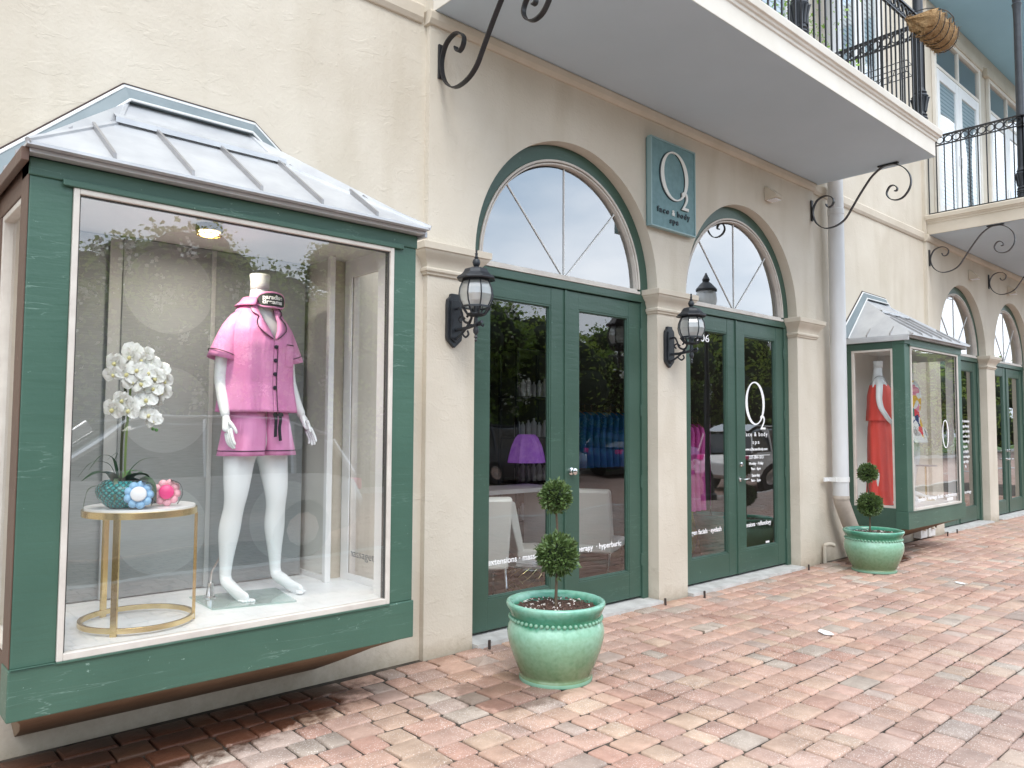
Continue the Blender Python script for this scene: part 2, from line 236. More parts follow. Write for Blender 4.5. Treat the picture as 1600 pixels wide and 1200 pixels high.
def glaze(t,p,N,K,src):
    sx=N('ShaderNodeSeparateXYZ'); K(src,sx.inputs[0])
    n=N('ShaderNodeTexNoise'); n.inputs['Scale'].default_value=7; n.inputs['Detail'].default_value=6; K(src,n.inputs['Vector'])
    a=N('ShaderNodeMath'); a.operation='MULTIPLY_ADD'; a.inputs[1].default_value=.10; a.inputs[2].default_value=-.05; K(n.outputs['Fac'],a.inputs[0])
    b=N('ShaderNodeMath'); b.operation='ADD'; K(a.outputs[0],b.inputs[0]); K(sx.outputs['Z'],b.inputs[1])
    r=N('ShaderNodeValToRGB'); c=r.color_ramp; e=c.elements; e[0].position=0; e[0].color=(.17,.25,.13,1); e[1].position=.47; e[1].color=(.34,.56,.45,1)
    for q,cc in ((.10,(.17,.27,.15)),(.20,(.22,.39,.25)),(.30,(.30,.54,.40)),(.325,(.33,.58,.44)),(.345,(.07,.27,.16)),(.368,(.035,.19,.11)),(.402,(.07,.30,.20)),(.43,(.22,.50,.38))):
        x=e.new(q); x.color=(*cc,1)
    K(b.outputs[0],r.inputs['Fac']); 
    n2=N('ShaderNodeTexNoise'); n2.inputs['Scale'].default_value=40; n2.inputs['Detail'].default_value=5; K(src,n2.inputs['Vector'])
    r2=N('ShaderNodeValToRGB'); q=r2.color_ramp.elements; q[0].position=.3; q[0].color=(.82,.85,.80,1); q[1].position=.6; q[1].color=(1,1,1,1); K(n2.outputs['Fac'],r2.inputs['Fac'])
    m=N('ShaderNodeMixRGB'); m.blend_type='MULTIPLY'; m.inputs[0].default_value=1; K(r.outputs[0],m.inputs[1]); K(r2.outputs[0],m.inputs[2]); K(m.outputs[0],p.inputs['Base Color'])
    bp=N('ShaderNodeBump'); bp.inputs['Strength'].default_value=.12; bp.inputs['Distance'].default_value=.004; K(n2.outputs['Fac'],bp.inputs['Height']); K(bp.outputs[0],p.inputs['Normal'])
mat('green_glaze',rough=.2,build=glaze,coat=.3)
mat('pot_foot',(.20,.38,.27),.25); 
mat('bark_chips',(.05,.025,.015),.9,var=(.14,.08,.06),vscale=60,bump=[(90,.9,.012)])
mat('perlite',(.7,.65,.6),.9)
mat('boxwood',(.045,.085,.022),.28,var=(.14,.21,.07),vscale=25,vpos=(.3,.7))
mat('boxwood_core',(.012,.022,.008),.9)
mat('bark',(.14,.10,.065),.9,var=(.09,.065,.045),vscale=12,bump=[(25,.6,.01)])
def leaf_mat(name,c1,c2):
    m=mat(name,c1,.5,var=c2,vscale=1.4,vpos=(.35,.65)); t=m.node_tree; p=t.nodes['Principled BSDF']
    tr=t.nodes.new('ShaderNodeBsdfTranslucent'); tr.inputs['Color'].default_value=(*[min(1,x*1.6) for x in c2],1)
    ms=t.nodes.new('ShaderNodeMixShader'); ms.inputs[0].default_value=.35; o=t.nodes['Material Output']
    t.links.new(p.outputs[0],ms.inputs[1]); t.links.new(tr.outputs[0],ms.inputs[2]); t.links.new(ms.outputs[0],o.inputs['Surface'])
leaf_mat('tree_leaf',(.06,.11,.025),(.18,.27,.05)); leaf_mat('tree_leaf_pale',(.10,.17,.04),(.30,.38,.07)); leaf_mat('ivy_leaf',(.10,.20,.03),(.25,.40,.08))
mat('blossom',(.75,.75,.70),.7)
mat('coir',(.30,.17,.07),.95,var=(.46,.30,.15),vscale=30,vmap=(1,1,.35),bump=[(50,1,.02),(160,.8,.006)])
def glass(name,k,c,tint=(.97,.98,.98),rough=0.0,wavy=.0):
    m=bpy.data.materials.new(name); m.use_nodes=True; t=m.node_tree; t.nodes.remove(t.nodes['Principled BSDF']); o=t.nodes['Material Output']
    N=t.nodes.new; K=t.links.new
    tr=N('ShaderNodeBsdfTransparent'); tr.inputs[0].default_value=(*tint,1); gl=N('ShaderNodeBsdfGlossy'); gl.inputs['Roughness'].default_value=rough; gl.inputs[0].default_value=(1,1,1,1)
    ge=N('ShaderNodeNewGeometry'); dt=N('ShaderNodeVectorMath'); dt.operation='DOT_PRODUCT'; K(ge.outputs['Incoming'],dt.inputs[0]); K(ge.outputs['True Normal'],dt.inputs[1])
    ab=N('ShaderNodeMath'); ab.operation='ABSOLUTE'; K(dt.outputs['Value'],ab.inputs[0]); su=N('ShaderNodeMath'); su.operation='SUBTRACT'; su.inputs[0].default_value=1; K(ab.outputs[0],su.inputs[1]); pw=N('ShaderNodeMath'); pw.operation='POWER'; pw.inputs[1].default_value=5; K(su.outputs[0],pw.inputs[0])
    fr=N('ShaderNodeMath'); fr.operation='MULTIPLY_ADD'; fr.inputs[1].default_value=.96; fr.inputs[2].default_value=.04; K(pw.outputs[0],fr.inputs[0]); ma=N('ShaderNodeMath'); ma.operation='MULTIPLY_ADD'; ma.use_clamp=True; ma.inputs[1].default_value=k; ma.inputs[2].default_value=c
    if wavy:
        co=N('ShaderNodeTexCoord'); n=N('ShaderNodeTexNoise'); n.inputs['Scale'].default_value=1.6; n.inputs['Detail'].default_value=1; b=N('ShaderNodeBump'); b.inputs['Strength'].default_value=wavy; b.inputs['Distance'].default_value=.02
        K(co.outputs['Object'],n.inputs['Vector']); K(n.outputs['Fac'],b.inputs['Height']); K(b.outputs[0],gl.inputs['Normal'])
    ms=N('ShaderNodeMixShader'); K(fr.outputs[0],ma.inputs[0]); K(ma.outputs[0],ms.inputs[0]); K(tr.outputs[0],ms.inputs[1]); K(gl.outputs[0],ms.inputs[2]); K(ms.outputs[0],o.inputs['Surface'])
    M[name]=m
glass('door_glass',1.8,.075,wavy=.14); glass('bay_glass',1.8,.085,wavy=.14); glass('bay_side_glass',1.0,.0); glass('fan_glass',1.2,.27,tint=(.6,.65,.65),wavy=.07); glass('lantern_glass',2,.16,tint=(.9,.9,.88),rough=.12); glass('car_glass',2,.1,tint=(.12,.13,.14)); glass('upper_glass',1.5,.10,tint=(.8,.85,.88),wavy=.06); glass('plate_glass',1.5,.05,tint=(.72,.86,.83))
def milky(name,share):
    t=M[name].node_tree; o=t.nodes['Material Output']; ms=o.inputs['Surface'].links[0].from_node
    d=t.nodes.new('ShaderNodeBsdfTranslucent'); d.inputs[0].default_value=(.85,.87,.86,1); d2=t.nodes.new('ShaderNodeBsdfDiffuse'); d2.inputs[0].default_value=(.72,.75,.74,1)
    m1=t.nodes.new('ShaderNodeMixShader'); m2=t.nodes.new('ShaderNodeMixShader'); m2.inputs[0].default_value=share
    t.links.new(d.outputs[0],m1.inputs[1]); t.links.new(d2.outputs[0],m1.inputs[2]); t.links.new(ms.outputs[0],m2.inputs[1]); t.links.new(m1.outputs[0],m2.inputs[2]); t.links.new(m2.outputs[0],o.inputs['Surface'])
milky('lantern_glass',.45); milky('plate_glass',.25)
# interior
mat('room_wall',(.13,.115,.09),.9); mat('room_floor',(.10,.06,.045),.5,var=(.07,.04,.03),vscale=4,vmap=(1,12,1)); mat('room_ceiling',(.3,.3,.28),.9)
mat('leather_white',(.84,.86,.80),.45,bump=[(6,.2,.01)]); mat('black_metal',(.02,.02,.02),.4); mat('bottle_pale',(.5,.5,.47),.3); mat('bottle_dark',(.04,.035,.03),.3)
mat('garment_blue',(.02,.08,.30),.8,var=(.02,.16,.26),vscale=6); mat('garment_pink',(.62,.10,.38),.7); mat('garment_teal',(.03,.20,.22),.8); mat('wood_hanger',(.25,.15,.08),.6)
mat('added_purple_glow',(.35,.10,.6),.6,emis=((.42,.12,.70),.10),var=(.6,.3,.7),vscale=7); mat('lamp_lit',(.9,.8,.6),.5,emis=((1,.82,.5),6)); mat('brass_dark',(.16,.13,.09),.4,metal=.8)
mat('lime_glaze',(.35,.42,.05),.25); mat('teal_glaze',(.03,.16,.13),.25)
def floral(t,p,N,K,src):
    v=N('ShaderNodeTexVoronoi'); v.inputs['Scale'].default_value=13; K(src,v.inputs['Vector'])
    s=N('ShaderNodeSeparateColor'); K(v.outputs['Color'],s.inputs[0])
    r=N('ShaderNodeValToRGB'); r.color_ramp.interpolation='CONSTANT'; e=r.color_ramp.elements; e[0].position=0; e[0].color=(.8,.82,.8,1); e[1].position=.42; e[1].color=(.75,.07,.10,1)
    for q,c in ((.56,(.8,.5,.08)),(.68,(.05,.22,.16)),(.78,(.03,.05,.18)),(.88,(.8,.3,.4))): x=e.new(q); x.color=(*c,1)
    K(s.outputs[0],r.inputs['Fac']); K(r.outputs[0],p.inputs['Base Color'])
mat('floral_cloth',rough=.7,build=floral)
mat('car_silver',(.72,.74,.76),.25,metal=.6,coat=1); mat('car_dark',(.03,.035,.05),.25,metal=.3,coat=1); mat('car_white',(.8,.8,.8),.3,coat=1); mat('car_blue',(.05,.08,.22),.3,metal=.3,coat=1)
mat('rubber',(.02,.02,.02),.8); mat('car_lamp',(.75,.78,.8),.1,metal=.3); mat('far_wall',(.50,.46,.40),.9,bump=[(4,.2,.02)]); mat('far_roof',(.14,.14,.15),.8,bump=[(20,.3,.02)])
mat('curtain',(.75,.78,.80),.8,var=(.62,.66,.70),vscale=3,vmap=(14,1,.4)); mat('dark_room',(.05,.06,.07),.9)
def blinds(t,p,N,K,src):
    w_=N('ShaderNodeTexWave'); w_.bands_direction='Z'; w_.inputs['Scale'].default_value=5.2; K(src,w_.inputs['Vector'])
    r=N('ShaderNodeValToRGB'); e=r.color_ramp.elements; e[0].position=.12; e[0].color=(.22,.27,.29,1); e[1].position=.4; e[1].color=(.62,.68,.70,1); K(w_.outputs['Fac'],r.inputs['Fac']); K(r.outputs[0],p.inputs['Base Color'])
mat('blinds',rough=.6,build=blinds)
mat('litter_white',(.8,.8,.78),.8); mat('fuchsia_cloth',(.25,.02,.16),.8)
mat('rust',(.05,.035,.03),.8)
# ------------------------------------------------------------------ mesh helpers
class MB:
    def __init__(s): s.v=[]; s.f=[]
    def add(s,vs,fs):
        o=len(s.v); s.v+=[tuple(x) for x in vs]; s.f+=[tuple(i+o for i in f) for f in fs]; return s
    def box(s,x0,x1,y0,y1,z0,z1):
        return s.add([(x0,y0,z0),(x1,y0,z0),(x1,y1,z0),(x0,y1,z0),(x0,y0,z1),(x1,y0,z1),(x1,y1,z1),(x0,y1,z1)],[(0,3,2,1),(4,5,6,7),(0,1,5,4),(1,2,6,5),(2,3,7,6),(3,0,4,7)])
    def prism(s,poly,a0,a1,axis='y'):
        n=len(poly)
        P=(lambda p,a:(p[0],a,p[1])) if axis=='y' else ((lambda p,a:(a,p[0],p[1])) if axis=='x' else (lambda p,a:(p[0],p[1],a)))
        return s.add([P(p,a0) for p in poly]+[P(p,a1) for p in poly],[tuple(range(n)),tuple(range(2*n-1,n-1,-1))]+[(i,n+i,n+(i+1)%n,(i+1)%n) for i in range(n)])
    def loft(s,rings,closed=True,cap=True):
        n=len(rings[0]); fs=[]
        for k in range(len(rings)-1):
            for i in range(n if closed else n-1):
                a=k*n+i; b=k*n+(i+1)%n; fs.append((a,b,b+n,a+n))
        if cap and closed: fs+= [tuple(range(n-1,-1,-1)),tuple(range((len(rings)-1)*n,len(rings)*n))]
        return s.add([p for r in rings for p in r],fs)
    def lathe(s,prof,c=(0,0,0),n=32,cap=True,sx=1,sy=1,rot=0):
        return s.loft([[(c[0]+r*sx*math.cos(2*PI*i/n+rot),c[1]+r*sy*math.sin(2*PI*i/n+rot),c[2]+z) for i in range(n)] for z,r in prof],True,cap)
    def tube(s,path,r,n=8,cap=True,rfun=None):
        P=[Vector(p) for p in path]; rings=[]; up=None
        for i,p in enumerate(P):
            d=(P[min(i+1,len(P)-1)]-P[max(i-1,0)]);
            if d.length<1e-9: d=Vector((0,0,1))
            d.normalize()
            if up is None:
                up=Vector((0,0,1)) if abs(d.z)<.9 else Vector((1,0,0))
            u=(up-d*up.dot(d));
            if u.length<1e-6: u=d.orthogonal()
            u.normalize(); v=d.cross(u); up=u
            rr=rfun(i/(len(P)-1)) if rfun else (r[i] if isinstance(r,(list,tuple)) else r)
            rings.append([p+u*rr*math.cos(2*PI*k/n)+v*rr*math.sin(2*PI*k/n) for k in range(n)])
        return s.loft(rings,True,cap)
    def strip(s,path,wdir,wd,th):
        """flat iron bar following a path; wdir = width direction"""
        P=[Vector(p) for p in path]; W=Vector(wdir).normalized(); rings=[]
        for i,p in enumerate(P):
            d=(P[min(i+1,len(P)-1)]-P[max(i-1,0)]).normalized(); n_=d.cross(W).normalized()
            rings.append([p+W*wd/2+n_*th/2,p-W*wd/2+n_*th/2,p-W*wd/2-n_*th/2,p+W*wd/2-n_*th/2])
        return s.loft(rings)
    def sphere(s,c,r,n=12,m=8,sc_=(1,1,1)):
        return s.loft([[(c[0]+r*sc_[0]*math.sin(PI*(j+.02*(j==0)-.02*(j==m))/m)*math.cos(2*PI*i/n),c[1]+r*sc_[1]*math.sin(PI*(j+.02*(j==0)-.02*(j==m))/m)*math.sin(2*PI*i/n),c[2]-r*sc_[2]*math.cos(PI*j/m)) for i in range(n)] for j in range(m+1)])
    def build(s,name,m,parent=None,smooth=False,bevel=0,seg=2,loc=None,rot=None):
        me=bpy.data.meshes.new(name); me.from_pydata(s.v,[],s.f); me.update()
        bm=bmesh.new(); bm.from_mesh(me); bmesh.ops.recalc_face_normals(bm,faces=bm.faces); bm.to_mesh(me); bm.free()
        o=bpy.data.objects.new(name,me); col.objects.link(o)
        me.materials.append(M[m] if isinstance(m,str) else m)
        if smooth:
            for p in me.polygons: p.use_smooth=True
            if smooth!='all':
                try: me.set_sharp_from_angle(angle=math.radians(38))
                except Exception: pass
        if bevel:
            b=o.modifiers.new('bevel','BEVEL'); b.width=bevel; b.segments=seg; b.limit_method='ANGLE'; b.angle_limit=math.radians(40)
        if parent is not None: o.parent=parent
        if loc is not None: o.location=loc
        if rot is not None: o.rotation_euler=rot
        return o
def tag(o,label=None,cat=None,group=None,kind=None):
    if label: o['label']=label
    if cat: o['category']=cat
    if group: o['group']=group
    if kind: o['kind']=kind
    return o
def empty(name,loc=(0,0,0),rz=0,**k):
    o=bpy.data.objects.new(name,None); col.objects.link(o); o.location=loc; o.rotation_euler=(0,0,rz); o.empty_display_size=.1
    return tag(o,**k)
def copy_tree(o,parent=None):
    c=o.copy(); col.objects.link(c)
    if parent is not None: c.parent=parent
    for ch in list(o.children): copy_tree(ch,c)
    return c
def spline(pts,n=8):
    P=[Vector(p) for p in pts]; out=[]
    for i in range(len(P)-1):
        a=P[max(i-1,0)]; b=P[i]; c=P[i+1]; d=P[min(i+2,len(P)-1)]
        for k in range(n):
            t=k/n; out.append(.5*((2*b)+(c-a)*t+(2*a-5*b+4*c-d)*t*t+(3*b-a-3*c+d)*t**3))
    out.append(P[-1]); return out
def text(s,name,body,size,m,parent,loc,rot=(PI/2,0,0),ext=.0015,sx=1,align='CENTER',space=1.0,width=None,heavy=0,scale=None):
    cu=bpy.data.curves.new(name,'FONT'); cu.body=body; cu.size=size; cu.extrude=ext; cu.align_x=align; cu.space_character=space; cu.offset=heavy; cu.resolution_u=4
    t=bpy.data.objects.new('tmp',cu); col.objects.link(t); dg=bpy.context.evaluated_depsgraph_get(); me=bpy.data.meshes.new_from_object(t.evaluated_get(dg)); bpy.data.objects.remove(t)
    xs=[v.co.x for v in me.vertices]
    if width: 
        k=width/(max(xs)-min(xs))
    else: k=sx
    for v in me.vertices: v.co.x*=k
    me.materials.clear(); me.materials.append(M[m]); o=bpy.data.objects.new(name,me); col.objects.link(o); o.location=loc; o.rotation_euler=rot
    if scale: o.scale=scale
    if parent is not None: o.parent=parent
    return o
# ================================================================== GROUND
def rnd(a,b): return random.uniform(a,b)
pal=[(.545,.365,.285),(.53,.345,.275),(.51,.34,.28),(.555,.385,.30),(.56,.42,.325),(.47,.375,.325),(.48,.41,.35),(.48,.30,.24),(.53,.375,.31),(.545,.37,.30),(.50,.36,.305),(.56,.40,.31),(.52,.33,.265),(.53,.365,.30),(.52,.35,.29),(.54,.37,.30),(.54,.365,.29),(.55,.38,.305)]
def paving():
    v=[];f=[];cols=[]
    pitch=.158; row=0; y=-.014
    while y>-5.0:
        y1=y-pitch; x=-1.6+rnd(0,.2)
        while x<19.5:
            l=random.choice((.115,.145,.165,.19,.215,.235)); x1=x+l
            g=rnd(.003,.0072); a,b,c,d=x+g+rnd(-.002,.002),x1-g+rnd(-.002,.002),y1+g+rnd(-.003,.003),y-g+rnd(-.003,.003)
            ww=.02*noise.noise(Vector((x*.5,y*.8,3))); hz=rnd(-.0035,.002)+.006*noise.noise(Vector((x*.7,y*.9,0)))
            jx=[(rnd(-.0032,.0032),rnd(-.0032,.0032)) for _ in range(12)]; o=len(v); k=rnd(.007,.017); kk=.009
            def ring(ins,z):
                A,B,C,D=a+ins,b-ins,c+ins,d-ins; q=max(k-ins*.4,.005)
                pts=[(A+q,C),(B-q,C),(B-q*.3,C+q*.3),(B,C+q),(B,D-q),(B-q*.3,D-q*.3),(B-q,D),(A+q,D),(A+q*.3,D-q*.3),(A,D-q),(A,C+q),(A+q*.3,C+q*.3)]
                return [(px+jx[q_][0],py+ww+jx[q_][1],z) for q_,(px,py) in enumerate(pts)]
            tilt=rnd(-.002,.002)
            r0=ring(0,-.03); r1=ring(.0005,-.010+hz); r2=ring(.0035,-.003+hz); r3=ring(.010,hz+.0005)
            v+=r0+r1+r2+r3
            n=12
            for q in range(3):
                for i in range(n): f.append((o+q*n+i,o+q*n+(i+1)%n,o+(q+1)*n+(i+1)%n,o+(q+1)*n+i))
            f.append(tuple(o+3*n+i for i in range(n)))
            t=noise.noise(Vector((x*.45,y*.6,9)))*.5+.5
            base=random.choice(pal); s_=rnd(.9,1.08); base=tuple(min(.8,c_*s_) for c_ in base)
            # towards the street the field turns greyer
            gr=max(0,min(.45,(-y-1.6)*.22)); g_=sum(base)/3; base=tuple(c_*(1-gr)+g_*gr*1.03 for c_ in base)
            cols+= [base]*(3*n+1)
            x=x1
        y=y1; row+=1
    me=bpy.data.meshes.new('brick_pavement'); me.from_pydata(v,[],f); me.update()
    ca=me.color_attributes.new('brick_colour','FLOAT_COLOR','CORNER'); arr=[]
    for p in me.polygons:
        c=cols[p.index]; arr+=[c[0],c[1],c[2],1]*p.loop_total
    ca.data.foreach_set('color',arr)
    for p in me.polygons: p.use_smooth=True
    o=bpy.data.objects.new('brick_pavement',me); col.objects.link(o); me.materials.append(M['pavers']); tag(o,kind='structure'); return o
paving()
tag(MB().box(-8,24,-5.0,.4,-.2,-.0135).build('ground_bed','joint_sand'),kind='structure')
tag(MB().box(-60,90,-5.16,-5.0,-.3,.004).build('kerb','concrete'),kind='structure')
tag(MB().box(-60,90,-13.0,-5.16,-.4,-.12).build('road','street_pavers'),kind='structure')
tag(MB().box(-60,90,-13.2,-13.0,-.4,.02).build('far_kerb','concrete'),kind='structure')
tag(MB().box(-120,160,-160,-13.2,-.5,-.02).build('lawn','lawn'),kind='structure')
tag(MB().box(-60,-8,-5,.4,-.3,-.02).build('pavement_left','street_pavers'),kind='structure')
tag(MB().box(24,90,-5,.4,-.3,-.02).build('pavement_right','street_pavers'),kind='structure')
# ================================================================== BUILDING
bld=empty('shop_building',(0,0,0),label='cream stucco shop building with arched green doors, display windows and iron balconies',cat='building')
R_A=1.005; ZS=2.63; AR=1.02
def wall_arcade(x0,x1,centres,ztop,name):
    mb=MB(); edges=[x0]
    for c in centres: edges+=[c-R_A,c+R_A]
    edges.append(x1)
    for i in range(0,len(edges),2):
        a,b=edges[i],edges[i+1]; mb.add([(a,0,-.05),(b,0,-.05),(b,0,ZS),(a,0,ZS)],[(0,1,2,3)]); mb.add([(a,0,ZS),(b,0,ZS),(b,0,ztop),(a,0,ztop)],[(0,1,2,3)])
    for c in centres:
        n=48; A=[(c-R_A*math.cos(PI*k/n),ZS+R_A*math.sin(PI*k/n)) for k in range(n+1)]
        for k in range(n):
            (ax,az),(bx,bz)=A[k],A[k+1]; mb.add([(ax,0,az),(bx,0,bz),(bx,0,ztop),(ax,0,ztop)],[(0,1,2,3)]); mb.add([(ax,0,az),(bx,0,bz),(bx,.24,bz),(ax,.24,az)],[(0,1,2,3)])
        for sx in (-1,1): mb.add([(c+sx*R_A,0,-.05),(c+sx*R_A,.24,-.05),(c+sx*R_A,.24,ZS),(c+sx*R_A,0,ZS)],[(0,1,2,3)])
    for x in (x0,x1): mb.add([(x,0,-.05),(x,.06,-.05),(x,.06,ztop),(x,0,ztop)],[(0,1,2,3)])
    return mb.build(name,'stucco',bld,smooth=True)
wall_arcade(2.88,8.12,(4.28,6.70),9,'wall')
wall_arcade(11.42,17.2,(12.83,15.25),9,'wall')
RY=.045
def wall_recess(x0,x1,hx0,hx1,hz0,hz1):
    mb=MB()
    for a,b,c,d in ((x0,hx0,-.05,9),(hx1,x1,-.05,9),(hx0,hx1,-.05,hz0),(hx0,hx1,hz1,9)): mb.add([(a,RY,c),(b,RY,c),(b,RY,d),(a,RY,d)],[(0,1,2,3)])
    return mb.build('wall','stucco',bld)
wall_recess(-9,2.88,.74,2.20,.56,2.45)
wall_recess(8.12,11.42,9.09,10.55,.56,2.45)
MB().box(17.2,30,0,.3,-.05,9).build('wall','stucco',bld)
# back shell so light only enters through the openings
sh=MB(); sh.box(-9,30,6.5,6.8,-.1,9); sh.box(-9,30,.3,6.5,9,9.2); sh.box(-9.3,-9,0,6.8,-.1,9); sh.box(30,30.3,0,6.8,-.1,9)
sh.build('rear_wall','far_wall',bld)
# belt course: slim cornice under the balcony level
def belt(x0,x1,z0,z1,y0):
    prof=[(y0+.06,z0-.0),(y0-.012,z0),(y0-.03,z0+.03),(y0-.035,z1-.02),(y0-.02,z1),(y0+.06,z1)]
    MB().prism([(p[0],p[1]) for p in prof],x0,x1,'x').build('belt_course','trim_stucco',bld,bevel=.004)
belt(2.86,8.14,4.085,4.178,-.004); belt(-9,2.84,4.09,4.215,RY-.004); belt(8.16,11.40,4.09,4.215,RY-.004); belt(11.40,17.3,4.085,4.178,-.004)
# pilaster capitals
def capital(x0,x1,yb,deep=.08):
    prof=[(2.43,.012),(2.445,.016),(2.452,.026),(2.47,.028),(2.478,.016),(2.492,.018),(2.51,.024),(2.535,.038),(2.56,.062),(2.575,.072),(2.582,.074),(2.583,.082),(2.628,.084),(2.632,.07)]
    return MB().loft([[(x0-e,-e,z),(x1+e,-e,z),(x1+e,deep,z),(x0-e,deep,z)] for z,e in prof]).build('capital','trim_stucco',bld,smooth=True,bevel=.003)
for a,b in ((2.88,3.275),(5.285,5.695),(7.705,8.12),(11.42,11.825),(13.835,14.245)): capital(a,b,0,.12)
MB().box(16.255,16.66,-.08,.1,2.45,2.63).build('capital','trim_stucco',bld,bevel=.01)
# thresholds
for c in (4.28,6.70,12.83,15.25):
    mb=MB(); n=16
    mb.loft([[(c-1.0+2.0*k/n,-.05+.012*noise.noise(Vector((k,c,0))),z),(c-1.0+2.0*k/n,.24,z+.004),(c-1.0+2.0*k/n,.24,-.05),(c-1.0+2.0*k/n,-.06+.012*noise.noise(Vector((k,c,0))),-.05)] for k in range(n+1) for z in (.022,)]).build('threshold','concrete',bld)
# ---------------------------------------------------------- arched french doors
def muntin(mb,a,b,wd=.008,y0=.131,y1=.1385):
    a=Vector((a[0],0,a[1])); b=Vector((b[0],0,b[1])); d=(b-a).normalized(); n=Vector((-d.z,0,d.x))*wd/2
    P=[a+n,a-n,b-n,b+n]; mb.add([(p.x,y,p.z) for y in (y0,y1) for p in P],[(0,1,2,3),(7,6,5,4),(0,4,5,1),(1,5,6,2),(2,6,7,3),(3,7,4,0)])
def ringarc(mb,c,ri,ro,y0,y1,n=48,zc=ZS):
    R=[]
    for k in range(n+1):
        a=PI*k/n; cx,sz=-math.cos(a),math.sin(a)
        R.append([(c+ri*cx,y0,zc+ri*sz),(c+ro*cx,y0,zc+ro*sz),(c+ro*cx,y1,zc+ro*sz),(c+ri*cx,y1,zc+ri*sz)])
    mb.loft(R)
def door_set(c,style='knob',open_left=False):
    f=MB()
    f.box(c-1.003,c-.925,.105,.24,.02,ZS-.04); f.box(c+.925,c+1.003,.105,.24,.02,ZS-.04); f.box(c-1.003,c+1.003,.100,.24,2.525,2.588)
    ringarc(f,c,.893,1.003,.100,.24)
    f.box(c-1.003,c-.893,.102,.238,2.588,ZS); f.box(c+.893,c+1.003,.102,.238,2.588,ZS)
    fr=f.build('arched_door','green_frame',bld,bevel=.004)
    wf=MB(); ringarc(wf,c,.876,.893,.092,.16); ringarc(wf,c,.856,.868,.100,.16); ringarc(wf,c,.866,.878,.125,.16); wf.box(c-.892,c+.892,.092,.16,2.589,2.612); wf.box(c-.868,c+.868,.104,.16,2.612,2.63)
    wf.build('fanlight_frame','white_bead',fr,bevel=.002)
    m=MB(); muntin(m,(c,2.63),(c,2.63+.85)); 
    for s in (-1,1): muntin(m,(c+s*.02,2.63),(c+s*.602,2.63+.602))
    m.build('glazing_bar','white_paint',fr)
    n=40; g=MB(); g.add([(c,.139,2.60)]+[(c-.86*math.cos(PI*k/n),.139,2.61+.86*math.sin(PI*k/n)) for k in range(n+1)],[tuple(range(n+2))]); g.build('fanlight_glass','fan_glass',fr)
    for s in (-1,1):
        a,b=(c-.922,c-.003) if s<0 else (c+.003,c+.922)
        l=MB(); y0,y1=.122,.166
        l.box(a,a+.15,y0,y1,.045,2.518); l.box(b-.15,b,y0,y1,.045,2.518)
        l.box(a+.15,b-.15,y0+.002,y1-.001,.045,.255); l.box(a+.15,b-.15,y0+.002,y1-.001,2.385,2.518)
        lf=l.build('door_leaf','green_frame',fr,bevel=.003)
        # sloped glazing moulding, dark rebate
        mo=MB(); gx0,gx1,gz0,gz1=a+.15,b-.15,.255,2.385
        for rr in ((0,.014,.126),(.014,.02,.136)):
            i0,i1,yy=rr
            mo.box(gx0+i0,gx0+i1,yy,.160,gz0+i0,gz1-i0); mo.box(gx1-i1,gx1-i0,yy,.160,gz0+i0,gz1-i0); mo.box(gx0+i1,gx1-i1,yy+.0005,.1595,gz0+i0,gz0+i1); mo.box(gx0+i1,gx1-i1,yy+.0005,.1595,gz1-i1,gz1-i0)
        mo.build('glazing_moulding','green_frame',fr,bevel=.003)
        MB().add([(gx0+.016,.147,gz0+.016),(gx1-.016,.147,gz0+.016),(gx1-.016,.147,gz1-.016),(gx0+.016,.147,gz1-.016)],[(0,1,2,3)]).build('door_glass','door_glass',fr)
        for hz in (.3,.95,1.55,2.2): 
            hx=c+s*.924; MB().lathe([(0,.009),(.1,.009)],(hx,.114,hz),8).build('hinge','green_frame',fr,smooth=True)
    ast=MB().box(c-.012,c+.012,.110,.124,.045,2.518).build('astragal','green_frame',fr,bevel=.003)
    return fr
def knob(fr,x,z,kind):
    if kind=='knob':
        mb=MB(); mb.lathe([(0,.001),(.0,.028),(.008,.028),(.012,.012),(.03,.012),(.036,.024),(.05,.026),(.056,.018),(.057,.001)],n=20)
    elif kind=='bolt':
        mb=MB(); mb.lathe([(0,.001),(0,.026),(.014,.024),(.018,.018),(.019,.001)],n=20); mb.box(-.004,.004,-.013,.013,.018,.034)
    else:
        mb=MB(); mb.lathe([(0,.001),(0,.026),(.01,.024),(.012,.01),(.05,.009),(.051,.001)],n=16); mb.tube([(0,0,.045),(.03,0,.048),(.085,.002,.046),(.1,.004,.04)],.008,8)
    o=mb.build('door_handle','chrome',fr,smooth=True,loc=(x,.122,z),rot=(PI/2,0,0)); return o
d1=door_set(4.28); d2=door_set(6.70); d3=door_set(12.83); d4=door_set(15.25)
knob(d1,4.345,1.115,'knob'); knob(d2,6.765,1.10,'bolt'); knob(d2,6.75,.955,'lever')
for d,c in ((d3,12.83),(d4,15.25)):
    for s in (-1,1): 
        knob(d,c+s*.06,1.10,'bolt'); o=knob(d,c+s*.06,.955,'lever'); o.scale=(s,1,1)
LY=.1452
def lt(par,body,x,z,size,width=None,**k): return text(None,'lettering',body,size,'lettering',par,(x,LY,z),width=width,ext=.0008,**k)
lt(d1,'extensions \u00b7 massage',3.80,.484,.062,.545,heavy=.0008); lt(d1,'therapy  \u00b7 hyperbaric',4.70,.484,.062,.55,heavy=.0008)
lt(d2,'oxygen facials \u00b7 eyelash',6.165,.478,.062,.575,heavy=.0008); lt(d2,'extensions \u00b7 reflexology',7.09,.474,.062,.56,heavy=.0008)
lt(d2,'1006',6.13,2.27,.10,.27)
